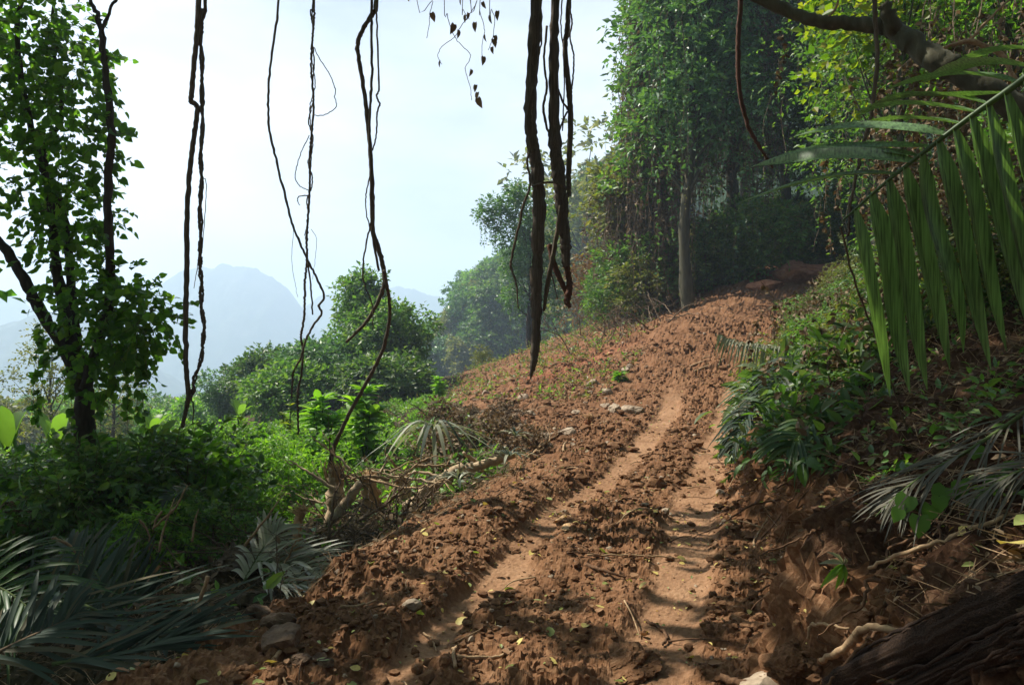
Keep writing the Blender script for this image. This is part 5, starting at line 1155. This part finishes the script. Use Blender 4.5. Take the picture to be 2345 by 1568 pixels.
rock('white edged slab among the stones at lower left', 640, 1450, .09, 12, 'mudrock', sq=(1.2, .9, .8)); rock('brown angular stone left of the white edged slab', 590, 1435, .075, 13, 'mudrock'); rock('long muddy stone below the white edged slab', 650, 1500, .10, 14, 'mudrock', (1.5, 1, .6)); rock('rounded stone right of the long muddy stone', 735, 1515, .055, 15, 'mudrock'); rock('pale round pebble at the bottom edge left of the track', 745, 1535, .045, 16, 'mudrock'); rock('small tan stone below the long muddy stone', 690, 1540, .05, 17, 'mudrock')
rock('big mossy earth lump beside the pale palm leaves at left', 545, 1350, .27, 18, 'moss', (1.2, 1, .75), 'earth_lump', 5, .2, .6); rock('dark earth clod torn up below the big mossy lump', 600, 1405, .15, 19, 'moss', (1.4, 1, .6), 'earth_lump', 4, .2, .6)
rock('torn root ball with shredded fibres behind the cut palm leaves', 445, 1225, .26, 20, 'moss', (1.2, 1, .7), 'root_ball', 4, .2, .7)
rock('clod of dark earth on the middle ridge near the bottom', 1440, 1530, .15, 21, 'clod', (1.3, 1, .55), 'earth_clod', 5, .3, .7); rock('dark earth clod at the foot of the right bank', 1815, 1500, .12, 22, 'clod', (1.2, 1, .7), 'earth_clod', 5, .3, .7)
rock('whitish husk heap lying in the left rut', 1290, 1195, .10, 23, 'splint', (2.0, .7, .3), 'husk'); rock('second pale husk beside the left rut', 1300, 1215, .07, 24, 'splint', (2.0, .7, .25), 'husk')
for i in range(16):
    y = g.uniform(11, 27); x = g.uniform(float(edge_l(y)) + .2, float(rut_l(y)) - .8 if y < 18 else float(road_x(y)) - 2); mb = MB(); r_ = g.uniform(.06, .2); rock_mesh(mb, on(x, y, r_ * .2), r_, 300 + i, 3, (1.2, 1, .7)); tag(mb.build('rock', [M['rock' if i % 3 else 'redrock']], smooth=False), 'small pale rock half buried in the rough earth on the left of the track', 'rock', 'half buried rocks left of the track')
# crumbs of earth
cb2 = MB(); protos = []
for s in range(7):
    m_ = MB(); rock_mesh(m_, np.zeros(3), 1., 40 + s, 2, (1, 1, .75), .9); protos.append((m_.v[0], m_.f[0][0]))
def crumbs(n, region, smin, smax, ymin=2.9):
    m = n * 6; y = ymin * (30 / ymin) ** (RNG.random(m) ** 1.15); xl = edge_l(y); x = xl + (edge_r(y) + .5 - xl) * RNG.random(m)
    ok = vn(x * 1.3, y * 1.3, 66) > RNG.random(m) * .8; ra, rb, *_ = masks(x, y); ok &= (np.maximum(ra, rb) < .3) | (RNG.random(m) > .86)
    P_ = RNG.permutation(np.column_stack([x[ok], y[ok]]))[:n]; n = len(P_)
    z = height(P_[:, 0], P_[:, 1]); r = smin * (smax / smin) ** (RNG.random(n) ** 2.6) * (.8 + .04 * P_[:, 1])
    for i in range(n):
        v, f = protos[i % 7]; a = RNG.uniform(0, 6.28); c_, s_ = math.cos(a), math.sin(a)
        w_ = v * (r[i] * np.array([1, RNG.uniform(.6, 1), RNG.uniform(.55, 1)])); w_ = np.stack([w_[:, 0] * c_ - w_[:, 1] * s_, w_[:, 0] * s_ + w_[:, 1] * c_, w_[:, 2]], -1)
        cb2.add(w_ + [P_[i, 0], P_[i, 1], z[i] + r[i] * .25], f)
def reg_track():
    while True:
        y = 2.9 * (30 / 2.9) ** (RNG.random() ** 1.15); x = RNG.uniform(float(edge_l(y)), float(edge_r(y)) + .5)
        if vn(np.array([x * 1.3]), np.array([y * 1.3]), 66)[0] > RNG.random() * .8: return x, y
crumbs(13000, reg_track, .006, .05)
crumbs(900, reg_track, .03, .10, 8.5)
tag(cb2.build('dirt_crumbs', [M['clod']], smooth=False), 'loose crumbs and clods of reddish earth scattered over the track', 'dirt', None, 'stuff')
cb2 = MB(); crumbs(700, reg_track, .006, .03); crumbs(160, reg_track, .015, .06, 7.0)
tag(cb2.build('small_stones', [M['rock']], smooth=False), 'small pale stones mixed into the dirt of the track', 'stones', None, 'stuff')
# ------------------------------------------------------------------ fallen leaves
FLB = {'fallyellow': ('yellow fallen leaf lying on the reddish dirt', 'yellow fallen leaves on the dirt'), 'fallgreen': ('pale green fallen leaf lying on the reddish dirt', 'green fallen leaves on the dirt'), 'fallbrown': ('dry brown fallen leaf lying on the reddish dirt', 'brown fallen leaves on the dirt')}
lp = {}
for m_ in FLB:
    lp[m_] = []
    for s in range(4):
        mb = MB(); tv, tf = _leaf([(.15, .3), (.45, .42), (.75, .28)], g.uniform(.1, .6), g.uniform(-.3, .3)); mb.add((tv - [0, .5, 0]), tf); lp[m_].append(mb.mesh('fallen_leaf', [M[m_]]))
def leafspots(n, ymax):
    out_ = []
    while len(out_) < n:
        y = 2.7 + (ymax - 2.7) * g.random() ** 1.9; x = g.uniform(float(edge_l(y)) - .1, float(edge_r(y)) + 1.2)
        if abs(x / y) > .66: continue
        out_.append((x, y))
    A = np.array(out_); return A, height(A[:, 0], A[:, 1])
A, z = leafspots(300, 8.5)
from mathutils import Euler
for i in range(300):
    m_ = g.choice(['fallyellow', 'fallgreen', 'fallbrown'], p=[.42, .28, .30]); o = link('fallen_leaf', lp[m_][i % 4]); o.location = (A[i, 0], A[i, 1], z[i] + .014); o.rotation_euler = (g.normal() * .35, g.normal() * .35, g.uniform(0, 6.28))
    o.scale = (g.uniform(.032, .062),) * 3; o.scale = (o.scale[0] * 1.05, o.scale[1] * 1.25, o.scale[2]); tag(o, *[FLB[m_][0], 'leaf', FLB[m_][1]])
def litter(n, reg, mat, smin, smax, tilt, name, label):
    mb = MB(); A = np.array([reg() for _ in range(n)]); z = height(A[:, 0], A[:, 1]); a = RNG.uniform(0, 6.28, n); d = np.stack([np.cos(a), np.sin(a), .3 * RNG.normal(size=n)], -1)
    put_leaves(mb, np.column_stack([A, z + .012]), d, np.array([0, 0, 1.]) + tilt * rnd(n, 3), RNG.uniform(smin, smax, n) * (1 + .05 * A[:, 1]), .5, T_F, 0); return tag(mb.build(name, [M[mat]], smooth=False), label, 'leaf litter', None, 'stuff')
def reg_t2():
    y = 2.8 * (26 / 2.8) ** RNG.random(); return RNG.uniform(float(edge_l(y)) - .2, float(edge_r(y)) + .6), y
def reg_b2():
    while True:
        y = 2.7 + 9 * RNG.random() ** 1.3; x = float(edge_r(y)) + .15 + 4.5 * RNG.random()
        if x / y < .9: return x, y
def reg_l2():
    y = 3.4 + 7 * RNG.random(); return float(edge_l(y)) - 5 * RNG.random() ** 1.2, y
litter(700, reg_t2, 'fallyellow', .015, .032, .3, 'yellow_leaf_litter', 'small yellow leaf litter on the dirt track'); litter(900, reg_t2, 'fallbrown', .015, .035, .4, 'brown_leaf_litter', 'small brown leaf litter and chips on the dirt track'); litter(500, reg_t2, 'fallgreen', .015, .03, .4, 'green_leaf_litter', 'small green leaf litter on the dirt track')
litter(9000, reg_b2, 'dead', .018, .05, .8, 'bank_leaf_litter', 'dry leaf litter covering the right bank'); litter(260, reg_b2, 'fallgreen', .03, .06, .5, 'bank_green_litter', 'green leaves lying on the right bank'); litter(5000, reg_l2, 'dead', .02, .065, .9, 'left_leaf_litter', 'dry leaf litter under the left undergrowth')
# straw and fibres on the slopes
sb = MB(); A = np.array([reg_b2() for _ in range(4200)] + [reg_l2() for _ in range(2600)]); n = len(A); z = height(A[:, 0], A[:, 1]); a0 = np.column_stack([A, z + .01]); an = RNG.uniform(0, 6.28, n); L = RNG.uniform(.04, .26, n); B = A + np.stack([np.cos(an), np.sin(an)], -1) * L[:, None]; zb = height(B[:, 0], B[:, 1])
thin_sticks(sb, a0, np.column_stack([B, np.maximum(zb, z) + RNG.uniform(.01, .08, n)]), RNG.uniform(.0015, .0035, n)); tag(sb.build('dry_straw', [M['paletwig']], smooth=False), 'dry straw and fine fibres strewn over both slopes', 'straw', None, 'stuff')
# low plants on the near bank
hl = thing('heart_leaf_plant', 'low plant with big round glossy leaves among the dry palm leaflets on the bank', 'plant')
yb = ground_pt(2120, 1180)[1] * .96
for u, v, s, y in ((2080, 1150, .15, 4.3), (2105, 1195, .15, 4.25), (2130, 1170, .13, 4.3), (2165, 1130, .15, 4.4), (2200, 1120, .13, 4.45), (2150, 1150, .12, 4.3), (2230, 1040, .14, 4.6), (2060, 1180, .1, 4.2)):
    s *= .6; y = yb + (y - 4.3); mb = MB(); put_leaves(mb, [P(u, v - 15, y)], np.array([[g.normal() * .5, -.3, -.7]]), np.array([[g.normal() * .3, -.8, .6]]), s, .95, T_H); mb.build('leaf', [M['green']], hl)
    mb = MB(); tube(mb, [P(u, v - 15, y), P(u + 12, v + 10, y + .06), P(2140, 1200, yb + .06)], [.003, .004], 5, 4); mb.build('stalk', [M['greenstem']], hl)
lf = thing('bank_seedling', 'small pale-leaved seedling on the edge of the torn bank', 'seedling')
ys_ = ground_pt(1930, 1310)[1] * .985
for du, dv, s in ((-40, -12, .13), (-20, -32, .13), (10, -20, .1), (-45, 40, .16), (-12, 50, .17), (8, 40, .15), (-30, 20, .12)):
    mb = MB(); a = P(1932, 1292, ys_); b = P(1932 + du, 1292 + dv, ys_ - .05); put_leaves(mb, [a], [b - a], [[.2, -.6, .8]], np.linalg.norm(b - a) * 1.1, .22, T_L); mb.build('leaf', [M['palmpale' if dv < 0 else 'bright']], lf)
mb = MB(); tube(mb, [P(1932, 1292, ys_), P(1928, 1330, ys_ + .06)], [.005, .006], 5, 3); mb.build('stem', [M['greenstem']], lf)
yl = tag(MB().build.__self__.add(*(lambda tv, tf: (tv * [.11, .11, .11] + P(2335, 1245, ground_pt(2335, 1245)[1] * .985), tf))(*T_H)).build('yellow_leaf', [M['fallyellow']]), 'big yellow leaf caught on the bank at the right edge', 'leaf'); 
# withered creeper curtains on the bank
for i, (u, v, y, w_, lab) in enumerate(((1900, 745, 12, 1.0, 'big clump of withered curled leaves hanging over the right bank'), (1960, 800, 10.5, .8, 'lower withered leaf clump right above the glossy bank plants'), (2160, 130, 8.5, .8, 'withered leaf mass behind the bent bough'), (2110, 330, 9, 1.0, 'withered creeper mass behind the big palm leaf'), (2280, 420, 7.5, .9, 'dry tangled creeper at the right edge behind the palm leaf'))):
    t = thing('withered_creeper', lab, 'creeper'); mb = MB(); keepR = RNG; RNG = np.random.default_rng(900 + i)
    tp = (P(u, v - 30, min(y, .80 * ground_pt(u, v)[1])) if i < 2 else P(u, v, y)) + rnd(54, 3) * np.array([w_ * .45, .35, .3]); strings(mb, tp, RNG.uniform(.2, .7 if i < 2 else 1.3, 54) * w_, .062, .022, 0, 1, .004, T_F, .05, .85, .7); mb.build('foliage', [M['dead'], M['twig']], t, smooth=False); RNG = keepR

# withered plants and debris along the left edge of the dirt
WL = 'withered brown uprooted plant in the tangle along the left edge of the dirt'; WG = 'withered plants along the left dirt edge'
wp = [bush('withered_plant', WL, WG, 'dead', .8, .4, 7, 22, .09, s, .26, .2, T_F, 5, .6) for s in (851, 852)]
for i in range(15):
    y = g.uniform(10.5, 19); x = float(edge_l(y)) + g.uniform(-1.4, .15)
    place(wp[i % 2], x, y, g.uniform(0, 6), g.uniform(.3, .75), WL, WG, -.08)
EB = 'bare branch in the tangle of debris along the left edge of the dirt'; EBG = 'debris branches along the left dirt edge'
for i in range(30):
    y = g.uniform(9.8, 17); x = float(edge_l(y)) + g.uniform(-1.6, .1); a = on(x, y, .04); an = g.uniform(0, 6.28); L = g.uniform(.5, 1.5)
    brush(EB, EBG, a, a + np.array([math.cos(an) * L, math.sin(an) * L, g.uniform(.05, .6)]), g.uniform(.007, .02), 1200 + i, 'paletwig' if i % 3 == 0 else 'twig', 'debris_branch', 5)
